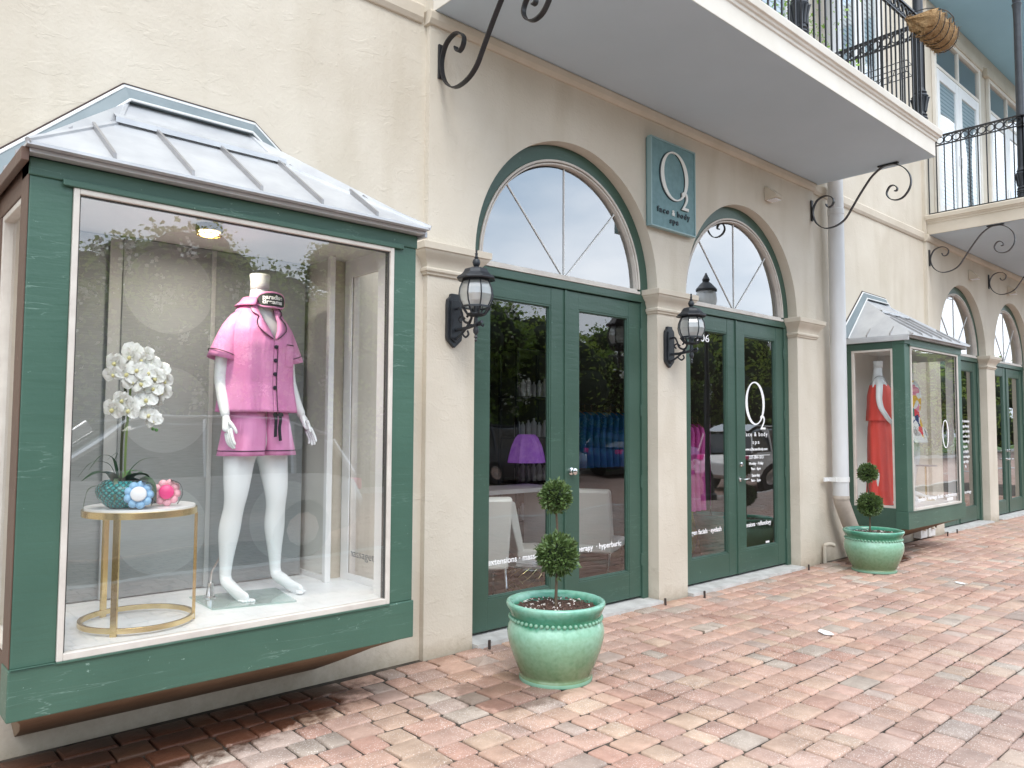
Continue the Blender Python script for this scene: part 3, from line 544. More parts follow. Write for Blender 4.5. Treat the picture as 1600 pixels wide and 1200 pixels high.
def o2logo(par,cx,cz,H,m,y,dep=.001,w=.375/.44,two=True,cat='logo'):
    """tall thin-thick letter O with a small 2 at its foot"""
    mb=MB(); n=72; ro=[];ri=[]
    a=H/2; b=a*w
    for k in range(n):
        t=2*PI*k/n; ro.append((cx+b*math.cos(t),cz+a*math.sin(t))); ri.append((cx+b*.775*math.cos(t+.08),cz+a*.935*math.sin(t)))
    v=[];f=[]
    for yy in (y-dep,y):
        v+=[(p[0],yy,p[1]) for p in ro]; v+=[(p[0],yy,p[1]) for p in ri]
    for k in range(n):
        j=(k+1)%n; f+=[(k,j,n+j,n+k),(2*n+k,2*n+j,3*n+j,3*n+k),(k,j,2*n+j,2*n+k),(n+k,n+j,3*n+j,3*n+k)]
    mb.add(v,f); mb.build('logo_ring',m,par)
o2logo(d2,7.09,1.71,.44,'lettering',LY,.001,.84)
lt(d2,'2',7.235,1.445,.21,.10)
lt(d2,'face & body',7.10,1.375,.062,.44,space=1.25); lt(d2,'spa',7.095,1.298,.058,.13,space=1.4)
lt(d2,'www.o2faceandbody.com',7.10,1.232,.040,.44,heavy=.0006)
MB().box(6.83,7.36,LY-.0008,LY,1.180,1.184).build('lettering','lettering',d2)
lt(d2,'337-384-1313',7.10,1.148,.045,.27,heavy=.0006); lt(d2,'Monday - Friday',7.095,1.088,.04,.27,heavy=.0006); lt(d2,'9am - 6pm',7.09,1.035,.04,.18,heavy=.0006); lt(d2,'Saturday',7.085,.968,.04,.155,heavy=.0006); lt(d2,'9am - 3pm',7.085,.918,.04,.18,heavy=.0006)
shl=MB(); shl.prism([(6.862-.032,.895),(6.862,.905),(6.862+.032,.895),(6.862+.030,.82),(6.862,.785),(6.862-.030,.82)],LY-.001,LY); shl.build('sticker','card_white',d2)
MB().box(6.84,6.885,LY-.002,LY-.0012,.845,.852).build('sticker_stripe','garment_blue',d2)
MB().box(7.26,7.33,LY-.001,LY,.285,.305).build('sticker','card_white',d2)
for i,(s_,wd_) in enumerate((('eyelash extensions',.42),('massage therapy',.40),('oxygen facials',.42),('hyperbaric',.42),('reflexology',.38),('spa',.2),('facials',.30),('massage',.38),('body',.28),('&',.05))):
    lt(d3,s_,13.22,1.57-.078*i,.06,wd_,heavy=.001)
lt(d3,'reflexology',13.22,.475,.06,.42,heavy=.001)
# ---------------------------------------------------------- bay windows
def bay(X,second=False):
    """X = left face of the bay"""
    W=1.79; x0,x1=X,X+W; yf=-.62
    f=MB()
    f.box(x0,x0+.15,yf,yf+.13,.545,2.405); f.box(x1-.145,x1,yf,yf+.13,.545,2.405)       # corner posts
    f.box(x0-.006,x1+.006,yf-.008,yf+.13,.355,.545)                                      # bottom band, proud of the posts
    f.box(x0-.004,x1+.004,yf-.006,yf+.13,2.405,2.475)                                    # head board
    fr=f.build('bay_window','green_wood',bld,bevel=.005)
    tag(fr,'nearer display window of green timber holding the pink pyjamas and white orchid' if not second else 'farther green display window with the coral outfit, beside the downpipe')
    h=MB(); h.box(x0+.11,x1-.09,yf-.020,yf-.006,2.385,2.412); h.build('drip_board','green_wood',fr,bevel=.004)
    b2=MB(); b2.box(x0-.003,x0+.147,yf-.018,yf-.009,.547,.549); b2.box(x0+.15,x1-.145,yf-.017,yf,.541,.548); b2.build('sill_strip','green_wood',fr,bevel=.002)
    # side faces
    def side(x,inw,mt,name):
        sm=MB(); sm.box(x,x+inw*.05,yf+.13,RY,.355,.575); sm.box(x,x+inw*.05,yf+.13,RY,2.36,2.475); sm.box(x+inw*.001,x+inw*.049,RY-.07,RY,.575,2.36)
        sm.build(name,mt,fr,bevel=.004)
        wb=MB(); wb.box(x+inw*.006,x+inw*.044,yf+.13,yf+.155,.575,2.36); wb.box(x+inw*.006,x+inw*.044,RY-.10,RY-.07,.575,2.36); wb.box(x+inw*.006,x+inw*.044,yf+.155,RY-.10,.575,.60); wb.box(x+inw*.006,x+inw*.044,yf+.155,RY-.10,2.335,2.36); wb.build('side_bead','white_bead',fr,bevel=.003)
        xg=x+inw*.03; MB().add([(xg,yf+.15,.59),(xg,RY-.095,.59),(xg,RY-.095,2.345),(xg,yf+.15,2.345)],[(0,1,2,3)]).build('side_glass','bay_side_glass',fr)
    side(x0,1,'brown_wood' if not second else 'green_frame','side_frame'); side(x1,-1,'green_wood','side_frame')
    if not second:
        cp=MB(); cp.box(x0-.004,x0-.0005,yf+.001,yf+.13,.55,2.475); cp.build('side_post_face','brown_wood',fr)
    # inner lining of the corner posts
    # cream glazing bead round the front pane
    w0,w1,z0,z1=x0+.15,x1-.145,.548,2.385; t=.022; wb=MB()
    wb.box(w0,w0+t,yf-.012,yf+.03,z0,z1); wb.box(w1-t,w1,yf-.012,yf+.03,z0,z1); wb.box(w0+t,w1-t,yf-.0115,yf+.029,z0,z0+t+.006); wb.box(w0+t,w1-t,yf-.0115,yf+.029,z1-t,z1)
    wb.build('front_bead','white_bead',fr,bevel=.003)
    ib=MB(); ib.box(w0+t,w0+t+.006,yf+.002,yf+.032,z0+t,z1-t); ib.box(w1-t-.006,w1-t,yf+.002,yf+.032,z0+t,z1-t); ib.box(w0+t,w1-t,yf+.003,yf+.02,z1-t-.006,z1-t); ib.build('gasket','gasket',fr)
    MB().add([(w0+t,yf+.008,z0+t),(w1-t,yf+.008,z0+t),(w1-t,yf+.008,z1-t),(w0+t,yf+.008,z1-t)],[(0,1,2,3)]).build('front_glass','bay_glass',fr)
    # floor, ceiling, returns, back of the display box
    MB().box(x0+.05,x1-.05,yf+.03,.34,.50,.572).build('display_floor','bay_floor',fr)
    c=MB(); c.box(x0+.05,x1-.05,yf+.03,.34,2.43,2.47); c.build('display_ceiling','bay_wall',fr)
    r=MB(); r.box(x0+.14,x0+.17,RY+.012,.34,.572,2.43); r.box(x1-.16,x1-.13,RY-.02,.34,.572,2.43); r.box(x0+.14,x1-.13,.34,.37,.5,2.47); r.build('display_wall','bay_wall',fr)
    sk=MB(); sk.box(x0+.17,x1-.16,.318,.338,.572,.60); sk.box(x1-.176,x1-.16,-.02,.318,.572,.60); sk.build('skirting','white_paint',fr)
    ln=MB(); xi=x1-.052
    ln.box(xi-.006,xi,yf+.13,RY-.02,.572,.612); ln.box(xi-.006,xi,yf+.13,RY-.02,2.325,2.43); ln.box(xi-.0055,xi,RY-.10,RY-.02,.612,2.325)
    ln.box(x1-.150,x1-.1455,yf+.05,yf+.136,.572,2.43); ln.box(x1-.1455,x1-.052,yf+.131,yf+.136,.572,2.43)
    ln.box(x0+.1505,x0+.155,yf+.05,yf+.136,.572,2.43); ln.build('window_lining','white_paint',fr)
    jb=MB(); jb.box(x1-.20,x1-.165,-.055,-.02,.572,2.43); jb.build('inner_jamb','white_paint',fr,bevel=.003)
    # sloped underside carried back to the wall
    u=MB(); u.loft([[(x0+.0,yf+.02,.356),(x1-.03,yf+.02,.356),(x1-.03,RY,.356),(x0+.03,RY,.356)],[(x0+.03,yf+.02,.35),(x1-.03,yf+.02,.35),(x1-.04,RY,.35),(x0+.04,RY,.35)],[(x0+.08,yf+.22,.27),(x1-.10,yf+.22,.27),(x1-.10,RY,.27),(x0+.08,RY,.27)],[(x0+.12,yf+.45,.165),(x1-.16,yf+.45,.165),(x1-.16,RY,.165),(x0+.12,RY,.165)],[(x0+.14,RY-.01,.078),(x1-.2,RY-.01,.078),(x1-.2,RY,.078),(x0+.14,RY,.078)]])
    u.build('underside','underside',fr,bevel=.01)
    # hipped metal roof
    ex0,ex1,ey=x0-.028,x1+.022,-.72; ez=2.505
    A=(ex0,ey,ez);B=(ex1,ey,ez);C=(x0+1.20,-.2,2.842);D=(x0+.412,-.2,2.842);E=(x0+.512,RY-.01,3.045);F=(x0+1.13,RY-.01,3.045);G=(ex0,RY,ez);H=(ex1,RY,ez)
    rf=MB(); dz=Vector((0,0,-.012))
    tops=[A,B,C,D,E,F,G,H]; 
    rf.add(tops,[(0,1,2,3),(3,2,5,4),(0,3,4,6),(1,7,5,2)])
    rf.add([(A[0],A[1],ez-.012),(B[0],B[1],ez-.012),(H[0],H[1],ez-.012),(G[0],G[1],ez-.012),A,B,H,G],[(0,1,2,3),(0,1,5,4),(1,2,6,5),(0,4,7,3)])
    roof=rf.build('roof','roof_metal',fr)
    # eave fascia: light metal in front, brown on the near side of the first bay
    fa=MB(); fa.box(x0-.014,x1+.012,yf-.06,yf-.008,2.475,2.492); fa.build('eave_board','roof_metal',fr,bevel=.003)
    fb=MB(); fb.box(x0-.04,x0-.014,yf-.06,RY,2.44,2.4925); fb.build('side_eave','brown_wood' if not second else 'roof_metal',fr,bevel=.003)
    fc=MB(); fc.box(x1+.012,x1+.03,yf-.06,RY,2.46,2.4925); fc.build('side_eave','roof_metal',fr,bevel=.003)
    # standing seams
    def seam(p,q,wd=.012,h=.026):
        sm=MB()
        p=Vector(p);q=Vector(q); d=(q-p).normalized(); s_=d.cross(Vector((0,0,1))).normalized()*wd/2; up=Vector((0,0,h))
        sm.loft([[p-s_,p+s_,p+s_+up,p-s_+up],[q-s_,q+s_,q+s_+up,q-s_+up]])
        sm.build('roof_seam','seam_metal',fr)
    def front(x):  # point on the front slope at height t
        lo=(x,ey+.004,ez)
        if x<D[0]: t=(x-ex0)/(D[0]-ex0)
        elif x>C[0]: t=(ex1-x)/(ex1-C[0])
        else: t=1
        return lo,(x,ey+(-.2-ey)*t,ez+(2.842-ez)*t)
    for x in (.271,.576,.879,1.181,1.486):
        p,q=front(x0+x); seam(p,q)
    for s_,xe,Q,T in ((0,ex0,D,E),(1,ex1,C,F)):
        for yy in (-.48,-.22):
            t=(yy-ey)/(-.2-ey); t=min(t,1)
            seam((xe,yy,ez),(xe+(Q[0]-xe)*t*.96,yy,ez+(2.842-ez)*t*.96))
    rc=MB()
    def ridge(p,q,r=.018): rc.tube([p,q],r,6)
    for p,q in ((A,D),(B,C),(D,E),(C,F)): ridge(p,q,.012)
    # folded ridge cap overhanging the front slope
    rc.add([(D[0]-.02,-.235,2.835),(C[0]+.02,-.235,2.835),(C[0]+.02,-.235,2.86),(D[0]-.02,-.235,2.86),(D[0]-.01,-.15,2.905),(C[0]+.01,-.15,2.905)],[(0,1,2,3),(3,2,5,4)])
    rc.build('ridge_cap','roof_metal',fr)
    # wall flashing: trapezoid strip following the roof up the wall
    fl=MB(); o=.10; pts_i=[(ex0-.0,ez-.0),(E[0],E[2]-.005),(F[0],F[2]-.005),(ex1,ez)]; pts_o=[(ex0-.10,ez+.06),(E[0]-.02,E[2]+.085),(F[0]+.03,F[2]+.075),(ex1+.10,ez+.02)]
    for k in range(3):
        i0,i1,o0,o1=pts_i[k],pts_i[k+1],pts_o[k],pts_o[k+1]
        fl.loft([[(i0[0],RY-.055,i0[1]),(o0[0],RY-.012,o0[1]),(o0[0],RY,o0[1]),(i0[0],RY,i0[1])],[(i1[0],RY-.055,i1[1]),(o1[0],RY-.012,o1[1]),(o1[0],RY,o1[1]),(i1[0],RY,i1[1])]])
    fl.build('flashing','flashing',fr)
    fe=MB()
    de=MB()
    for a_,b_ in zip(pts_o[:-1],pts_o[1:]):
        fe.tube([(a_[0],RY-.014,a_[1]-.012),(b_[0],RY-.014,b_[1]-.012)],.009,6); de.tube([(a_[0],RY-.004,a_[1]+.004),(b_[0],RY-.004,b_[1]+.004)],.0065,6)
    for a_,b_ in zip(pts_i[:-1],pts_i[1:]): fe.tube([(a_[0],RY-.058,a_[1]+.004),(b_[0],RY-.058,b_[1]+.004)],.007,6)
    fe.build('flashing_edge','white_metal',fr); de.build('sealant_line','underside_dark',fr)
    return fr
bay1=bay(.568); bay2=bay(8.92,True)
# mirrored lettering on the far side pane of the first display window (read from behind)
text(None,'lettering','massagetherapy',.062,'dark_lettering',bay1,(2.322,-.27,.705),rot=(PI/2,0,-PI/2),width=.50,ext=.0005,scale=(-1,1,1)).rotation_euler=(PI/2,0,PI/2)
t_=text(None,'lettering','eyelash massage facial \u00b7 extensions',.062,'lettering',bay2,(9.84,-.6135,.645),width=1.22,ext=.0008,heavy=.001)
MB().box(10.12,10.32,-.614,-.613,.60,.635).build('sticker','card_white',bay2)
o2logo(bay2,10.13,1.40,.34,'lettering',-.6135,.001,.62)
# ---------------------------------------------------------- balconies
ZB=4.178
def balcony_slab(x0,x1,yd,m_face,name,label):
    mb=MB(); mb.box(x0+.05,x1-.05,yd+.05,-.002,ZB,ZB+.006) 
    prof=[(ZB,.0),(ZB+.15,.0),(ZB+.155,.012),(ZB+.178,.014),(ZB+.182,.028),(ZB+.20,.034),(ZB+.204,.05),(ZB+.255,.058),(ZB+.27,.05)]
    f=MB(); f.loft([[(x0-e,-.0,z),(x1+e,0,z),(x1+e,yd-e,z),(x0-e,yd-e,z)] for z,e in prof])
    b=f.build('balcony',m_face,bld,bevel=.003); tag(b,label)
    MB().add([(x0+.002,-.001,ZB-.003),(x1-.002,-.001,ZB-.003),(x1-.002,yd+.002,ZB-.003),(x0+.002,yd+.002,ZB-.003)],[(0,1,2,3)]).build('soffit','soffit_grey',b)
    return b
bal1=balcony_slab(2.90,8.20,-1.235,'fascia_cream','balcony','nearer cream balcony with iron railing over the two nearer arches')
bal2=balcony_slab(11.46,17.3,-1.235,'trim_stucco','balcony','farther cream balcony over the far pair of arches')
def railing(path,par,zb=4.475,zt=5.555,step=.1,skip=()):
    mb=MB()
    for k in range(len(path)-1):
        a=Vector((*path[k],0)); b=Vector((*path[k+1],0)); L_=(b-a).length; d=(b-a)/L_; n=int(L_/step)
        def bar(z,h,wd): mb.loft([[a+Vector((0,0,z))+Vector((-d.y,d.x,0))*s*wd/2+Vector((0,0,t)) for s,t in ((-1,0),(1,0),(1,h),(-1,h))],[b+Vector((0,0,z))+Vector((-d.y,d.x,0))*s*wd/2+Vector((0,0,t)) for s,t in ((-1,0),(1,0),(1,h),(-1,h))]])
        bar(zt,.018,.042); bar(zt-.13,.014,.024); bar(zb,.014,.026)
        for i in range(n+1):
            p=a+d*(i*L_/n); r=.0065
            mb.box(p.x-r,p.x+r,p.y-r,p.y+r,zb-.03,zt)
            if i<n:
                c=p+d*(L_/n/2)+Vector((0,0,zt-.058)); rr=min(L_/n/2-.006,.046)
                pts=[c+d*rr*math.cos(2*PI*q/14)+Vector((0,0,rr*math.sin(2*PI*q/14))) for q in range(15)]
                mb.strip(pts,Vector((-d.y,d.x,0)),.02,.010)
    return mb.build('railing','iron',par)
railing([(2.96,-.02),(2.96,-1.17),(8.14,-1.17),(8.14,-.02)],bal1)
railing([(11.52,-.02),(11.52,-1.17),(17.2,-1.17)],bal2)
def iron_column(par,x,y,z0,h,s=1):
    prof=[(0,.062),(.09,.062),(.1,.07),(.11,.062),(.12,.062),(.13,.07),(.145,.062),(.155,.055),(.165,.066),(.18,.055),(.20,.05),(.26,.058),(.33,.070),(.36,.078),(.375,.07),(.385,.056),(.40,.066),(.415,.056),(.45,.05),(h-.6,.044),(h-.45,.05),(h-.4,.06),(h-.38,.046),(h-.2,.07),(h-.1,.09),(h,.09)]
    mb=MB(); mb.lathe([(z*1.0,r*s) for z,r in prof],(x,y,z0),20)
    for k in range(10):   # leaf collar
        a=2*PI*k/10; mb.tube([(x+.052*s*math.cos(a),y+.052*s*math.sin(a),z0+.2),(x+.064*s*math.cos(a),y+.064*s*math.sin(a),z0+.28),(x+.080*s*math.cos(a),y+.080*s*math.sin(a),z0+.345),(x+.088*s*math.cos(a),y+.088*s*math.sin(a),z0+.34)],.010,6)
    return mb.build('column','iron_paint',par,smooth=True)
for x in (3.02,5.66,8.15): iron_column(bal1,x,-1.12,ZB+.27,3.05)
for x in (11.60,14.2,16.9): iron_column(bal2,x,-1.13,ZB+.27,3.05)
# upper balcony ceilings (third floor balcony above the second)
ub=MB(); ub.box(11.44,17.6,-1.36,.0,7.62,7.95); u_=ub.build('upper_balcony','fascia_cream',bld,bevel=.01)
MB().add([(11.50,-.001,7.617),(17.5,-.001,7.617),(17.5,-1.33,7.617),(11.50,-1.33,7.617)],[(0,1,2,3)]).build('soffit','soffit_blue',u_)
MB().box(11.50,17.4,-.05,0,7.40,7.616).build('upper_trim','trim_stucco',bld,bevel=.008)
ub=MB(); ub.box(2.9,8.2,-1.3,.0,7.62,7.95); u_=ub.build('upper_balcony','fascia_cream',bld,bevel=.01)
MB().add([(2.95,-.001,7.617),(8.15,-.001,7.617),(8.15,-1.27,7.617),(2.95,-1.27,7.617)],[(0,1,2,3)]).build('soffit','soffit_grey',u_)
# upper french doors
def upper_door(c,y=0,hw=.93,z0=4.46,zh=6.72,zt=7.22,blind=True,head=True):
    f=MB(); yb=y
    f.box(c-hw-.07,c-hw,y-.05,y,z0,zt); f.box(c+hw,c+hw+.07,y-.05,y,z0,zt); f.box(c-hw-.07,c+hw+.07,y-.055,y,zt,zt+.06); f.box(c-hw,c+hw,y-.045,y,zh,zh+.05); f.box(c-.025,c+.025,y-.044,y,zh+.05,zt)
    fr=f.build('upper_door','fascia_cream',bld,bevel=.004)
    if head: MB().box(c-hw-.2,c+hw+.15,y-.075,y,zt+.061,zt+.19).build('lintel','trim_stucco',fr,bevel=.006)
    for s in (-1,1):
        a,b=(c-hw+.003,c-.003) if s<0 else (c+.003,c+hw-.003)
        l=MB(); l.box(a,a+.13,y-.04,y-.002,z0,zh-.004); l.box(b-.13,b,y-.04,y-.002,z0,zh-.004); l.box(a+.13,b-.13,y-.039,y-.002,z0,z0+.25); l.box(a+.13,b-.13,y-.039,y-.002,zh-.16,zh-.004)
        l.build('door_leaf','white_paint',fr,bevel=.004)
        MB().add([(a+.13,y-.024,z0+.25),(b-.13,y-.024,z0+.25),(b-.13,y-.024,zh-.16),(a+.13,y-.024,zh-.16)],[(0,1,2,3)]).build('door_glass','upper_glass',fr)
        MB().add([(a+.13,y-.010,z0+.25),(b-.13,y-.010,z0+.25),(b-.13,y-.010,zh-.16),(a+.13,y-.010,zh-.16)],[(0,1,2,3)]).build('blind','blinds' if blind else 'curtain',fr)
        a2,b2=(c-hw,c-.025) if s<0 else (c+.025,c+hw)
        MB().add([(a2,y-.02,zh+.05),(b2,y-.02,zh+.05),(b2,y-.02,zt),(a2,y-.02,zt)],[(0,1,2,3)]).build('transom_glass','upper_glass',fr)
        MB().add([(a2,y-.005,zh+.05),(b2,y-.005,zh+.05),(b2,y-.005,zt),(a2,y-.005,zt)],[(0,1,2,3)]).build('transom_back','dark_room',fr)
        MB().box(c+s*.06-.01,c+s*.06+.01,y-.055,y-.04,5.45,5.6).build('door_handle','chrome',fr)
    return fr
for c in (12.78,15.20,4.28,6.70): upper_door(c,-.002)
upper_door(9.42,RY-.002,.62,4.9,7.3,7.75,True,False)
# ---------------------------------------------------------- shop room behind the doors
def room(x0,x1,y0,y1):
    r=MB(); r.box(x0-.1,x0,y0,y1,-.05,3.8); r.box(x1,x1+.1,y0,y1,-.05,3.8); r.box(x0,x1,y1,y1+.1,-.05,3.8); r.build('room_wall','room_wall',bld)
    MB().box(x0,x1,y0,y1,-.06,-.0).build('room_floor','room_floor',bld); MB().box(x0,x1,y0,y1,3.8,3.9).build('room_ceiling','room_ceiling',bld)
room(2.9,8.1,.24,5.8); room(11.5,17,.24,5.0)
# ================================================================== WALL FIXTURES
def lantern(x,label,y=0):
    r=empty('wall_lantern',(x,y,0),label=label,cat='wall lamp',group='black carriage lanterns beside the green doors')
    bp=MB(); bp.prism([(-.03,2.325),(.03,2.325),(.036,2.305),(.058,2.285),(.062,2.25),(.062,2.04),(.058,2.02),(.02,1.985),(0,1.968),(-.02,1.985),(-.058,2.02),(-.062,2.04),(-.062,2.25),(-.058,2.285),(-.036,2.305)],-.03,-.0015); bp.prism([(-.04,2.28),(.04,2.28),(.042,2.03),(0,2.0),(-.042,2.03)],-.042,-.03)
    bp.build('back_plate','iron_paint',r,bevel=.004)
    Y=-.245; a=MB()
    a.tube([(0,-.03,2.085),(0,-.12,2.085),(0,Y,2.10),(0,Y-.06,2.115)],.012,8)
    a.tube(spline([(0,-.03,2.02),(0,-.09,2.05),(0,-.15,2.09),(0,-.19,2.13)]),.009,6)
    a.tube(spline([(0,-.03,2.22),(0,-.075,2.225),(0,-.10,2.19),(0,-.12,2.14),(0,-.17,2.12),(0,-.20,2.15),(0,-.18,2.175),(0,-.155,2.16)]),.0085,6)
    a.tube(spline([(0,-.09,2.13),(0,-.07,2.155),(0,-.10,2.17),(0,-.13,2.15)]),.007,6); a.tube(spline([(0,-.10,2.06),(0,-.14,2.03),(0,-.17,2.045),(0,-.16,2.07)]),.007,6)
    a.lathe([(0,.002),(.012,.01),(.022,.006),(.03,.013),(.045,.006),(.06,.017),(.08,.019),(.095,.013),(.11,.016),(.16,.012)],(0,Y,1.99),12)
    for k in range(4): 
        q=PI/4+k*PI/2; a.tube(spline([(0,Y,2.09),(.03*math.cos(q),Y+.03*math.sin(q),2.10),(.045*math.cos(q),Y+.045*math.sin(q),2.09),(.05*math.cos(q),Y+.05*math.sin(q),2.105)],4),.006,5)
    a.build('arm','iron_paint',r,smooth=True)
    cg=MB(); cg.lathe([(2.15,.012),(2.155,.045),(2.165,.062),(2.172,.058),(2.175,.02)],(0,Y,0),16)
    for k in range(8):
        q=2*PI*k/8+PI/8; cg.tube([(R_*math.cos(q),Y+R_*math.sin(q),z) for z,R_ in ((2.168,.055),(2.19,.07),(2.215,.085),(2.25,.104),(2.29,.113),(2.33,.108),(2.365,.094),(2.385,.082))],.0048,5)
        q2=q+PI/4; cg.tube([(.06*math.cos(q),Y+.06*math.sin(q),2.168),(.095*math.cos(q),Y+.095*math.sin(q),2.213)],.006,5)
    cg.lathe([(2.207,.083),(2.207,.094),(2.219,.094),(2.219,.083)],(0,Y,0),8,cap=False,rot=PI/8); cg.lathe([(2.375,.080),(2.375,.094),(2.39,.09),(2.39,.078)],(0,Y,0),8,cap=False,rot=PI/8)
    cg.lathe([(2.17,.018),(2.25,.018),(2.26,.010)],(0,Y,0),10)
    cg.build('cage','iron_paint',r,smooth=True)
    g=MB(); g.lathe([(z,R_) for z,R_ in ((2.213,.083),(2.25,.101),(2.29,.110),(2.33,.105),(2.365,.091),(2.385,.079))],(0,Y,0),8,cap=False,rot=PI/8); g.build('glass_globe','lantern_glass',r)
    bulb=MB(); bulb.lathe([(2.255,.009),(2.275,.012),(2.30,.017),(2.33,.012),(2.345,.003)],(0,Y,0),12); bulb.build('bulb','card_white',r,smooth=True)
    cp=MB(); cp.lathe([(2.392,.10),(2.385,.124),(2.395,.13),(2.408,.118),(2.412,.112)],(0,Y,0),8,rot=PI/8); cp.lathe([(2.405,.112),(2.43,.088),(2.455,.074),(2.462,.055),(2.468,.03)],(0,Y,0),8,rot=PI/8)
    cp.build('cap','iron_paint',r,bevel=.003)
    fi=MB(); fi.lathe([(2.466,.02),(2.475,.014),(2.482,.022),(2.50,.026),(2.518,.02),(2.524,.010),(2.53,.016),(2.536,.009),(2.55,.008),(2.556,.011),(2.562,.006),(2.578,.007),(2.585,.002)],(0,Y,0),12); fi.build('finial','iron_paint',r,smooth=True)
    return r
l1=lantern(3.085,'black iron wall lantern on the pilaster left of the nearest arched door'); 
l2=copy_tree(l1); l2.location=(5.425,0,0); l2['label']='black iron wall lantern on the pilaster between the two nearest arched doors'
# shop sign
sg=empty('wall_sign',(5.45,0,3.54),label='teal wall sign with raised letters reading O2 face & body spa',cat='sign')
s1=MB(); s1.box(-.315,.315,-.055,-.001,-.38,.38); s1.build('panel','sign_face',sg,bevel=.003)
s2=MB(); s2.box(-.322,-.309,-.064,-.02,-.387,.387); s2.box(.309,.322,-.064,-.02,-.387,.387); s2.box(-.309,.309,-.064,-.02,-.387,-.374); s2.box(-.309,.309,-.064,-.02,.374,.387); s2.build('border','sign_edge',sg,bevel=.002)
o2logo(sg,.007,.098,.43,'sign_white',-.056,.012,.92); o2logo(sg,.000,.096,.438,'sign_dark',-.0555,.007,.93)
text(None,'letter','2',.235,'sign_white',sg,(.155,-.066,-.176),width=.098,ext=.006,heavy=.001)
text(None,'letter','2',.235,'sign_dark',sg,(.150,-.060,-.178),width=.102,ext=.003,heavy=.002)
for w_,x_,wd_,z_,m_ in (('face',-.155,.165,-.250,'sign_dark'),('&',-.010,.040,-.250,'sign_white'),('body',.137,.185,-.250,'sign_dark'),('spa',-.0,.125,-.322,'sign_dark')):
    text(None,'letter',w_,.068,m_,sg,(x_,-.060,z_),width=wd_,ext=.004,space=1.35,heavy=.0015)
# scroll brackets (flat iron bar, S shape)
prof=[(-.172,3.898),(-.178,3.876),(-.2,3.855),(-.235,3.866),(-.255,3.903),(-.25,3.94),(-.212,3.975),(-.149,3.988),(-.067,3.952),(-.022,3.847),(-.045,3.734),(-.107,3.66),(-.187,3.627),(-.294,3.641),(-.381,3.693),(-.451,3.791),(-.521,3.896),(-.607,4.013),(-.674,4.09),(-.765,4.15),(-.835,4.16),(-.907,4.150),(-.984,4.097),(-1.036,4.018),(-1.049,3.933),(-1.025,3.857),(-.97,3.796),(-.9,3.782),(-.838,3.812),(-.811,3.87),(-.838,3.93),(-.88,3.94),(-.914,3.908),(-.910,3.880),(-.888,3.878)]
def bracket(x,label):
    r=empty('scroll_bracket',(x,0,0),label=label,cat='bracket',group='iron scroll brackets under the balconies')
    P=spline([(0,a,b) for a,b in prof],6); MB().strip(P,(1,0,0),.034,.009).build('scroll_bar','iron',r,smooth=True)
    MB().box(-.02,.02,-.018,-.002,3.74,3.97).build('fixing_plate','iron',r,bevel=.003); MB().box(-.02,.02,-.93,-.73,ZB-.022,ZB-.004).build('fixing_plate','iron',r,bevel=.003)
    return r
b0=bracket(2.96,'large black iron scroll bracket at the left end of the nearer balcony')
for x,lb in ((8.06,'black iron scroll bracket beside the downpipe under the right end of the nearer balcony'),(11.50,'black iron scroll bracket at the left end of the farther balcony'),(14.05,'black iron scroll bracket between the two far arches, cut by the right edge')):
    c=copy_tree(b0); c.location.x=x; c['label']=lb
# downspout
dp=empty('downpipe',(8.44,-.10,0),label='thick pale grey drainpipe running down the wall beside the farther display window',cat='drainpipe')
m=MB(); m.tube([(0,0,.70),(0,0,4.05)],.085,24); m.tube([(0,0,4.05),(0,0,9)],.082,24); m.lathe([(3.86,.085),(3.865,.089),(3.92,.089),(3.925,.085)],(0,0,0),24,cap=False); m.build('pipe','pipe_paint',dp,smooth=True)
e=MB(); e.tube(spline([(0,0,.74),(.01,-.0,.66),(.07,-.01,.54),(.17,-.02,.38),(.26,-.03,.24),(.32,-.03,.13)],5),.082,20); e.lathe([(.68,.086),(.70,.089),(.72,.086)],(0,0,0),24,cap=False); e.build('elbow','pipe_elbow',dp,smooth=True)
s=MB(); s.lathe([(.87,.086),(.87,.091),(.925,.091),(.925,.086)],(0,0,0),24,cap=False); s.box(-.2,-.09,.09,.10,.875,.92); s.box(-.105,-.085,-.0,.10,.875,.92); s.build('strap','white_metal',dp)
# small wedge floodlights under the belt course
def wedge(x,lb,z=3.84):
    r=empty('wedge_light',(x,0,z),label=lb,cat='wall light',group='cream wedge lights under the balconies')
    m=MB(); m.prism([(-.002,.07),(-.002,-.07),(-.13,-.055),(-.13,-.02),(-.03,.07)],-.065,.065,'x'); m.build('housing','trim_stucco',r,bevel=.004)
    g=MB(); 
    for k in range(6): g.box(-.055,.055,-.12+k*.018,-.112+k*.018,-.074,-.066)
    g.build('grille','card_white',r)
    return r
w0=wedge(7.13,'small cream wedge light on the wall right of the teal sign')
for x,lb in ((13.17,'small cream wedge light above the first far arch'),(15.10,'small cream wedge light beside the last scroll bracket')): c=copy_tree(w0); c.location.x=x; c['label']=lb
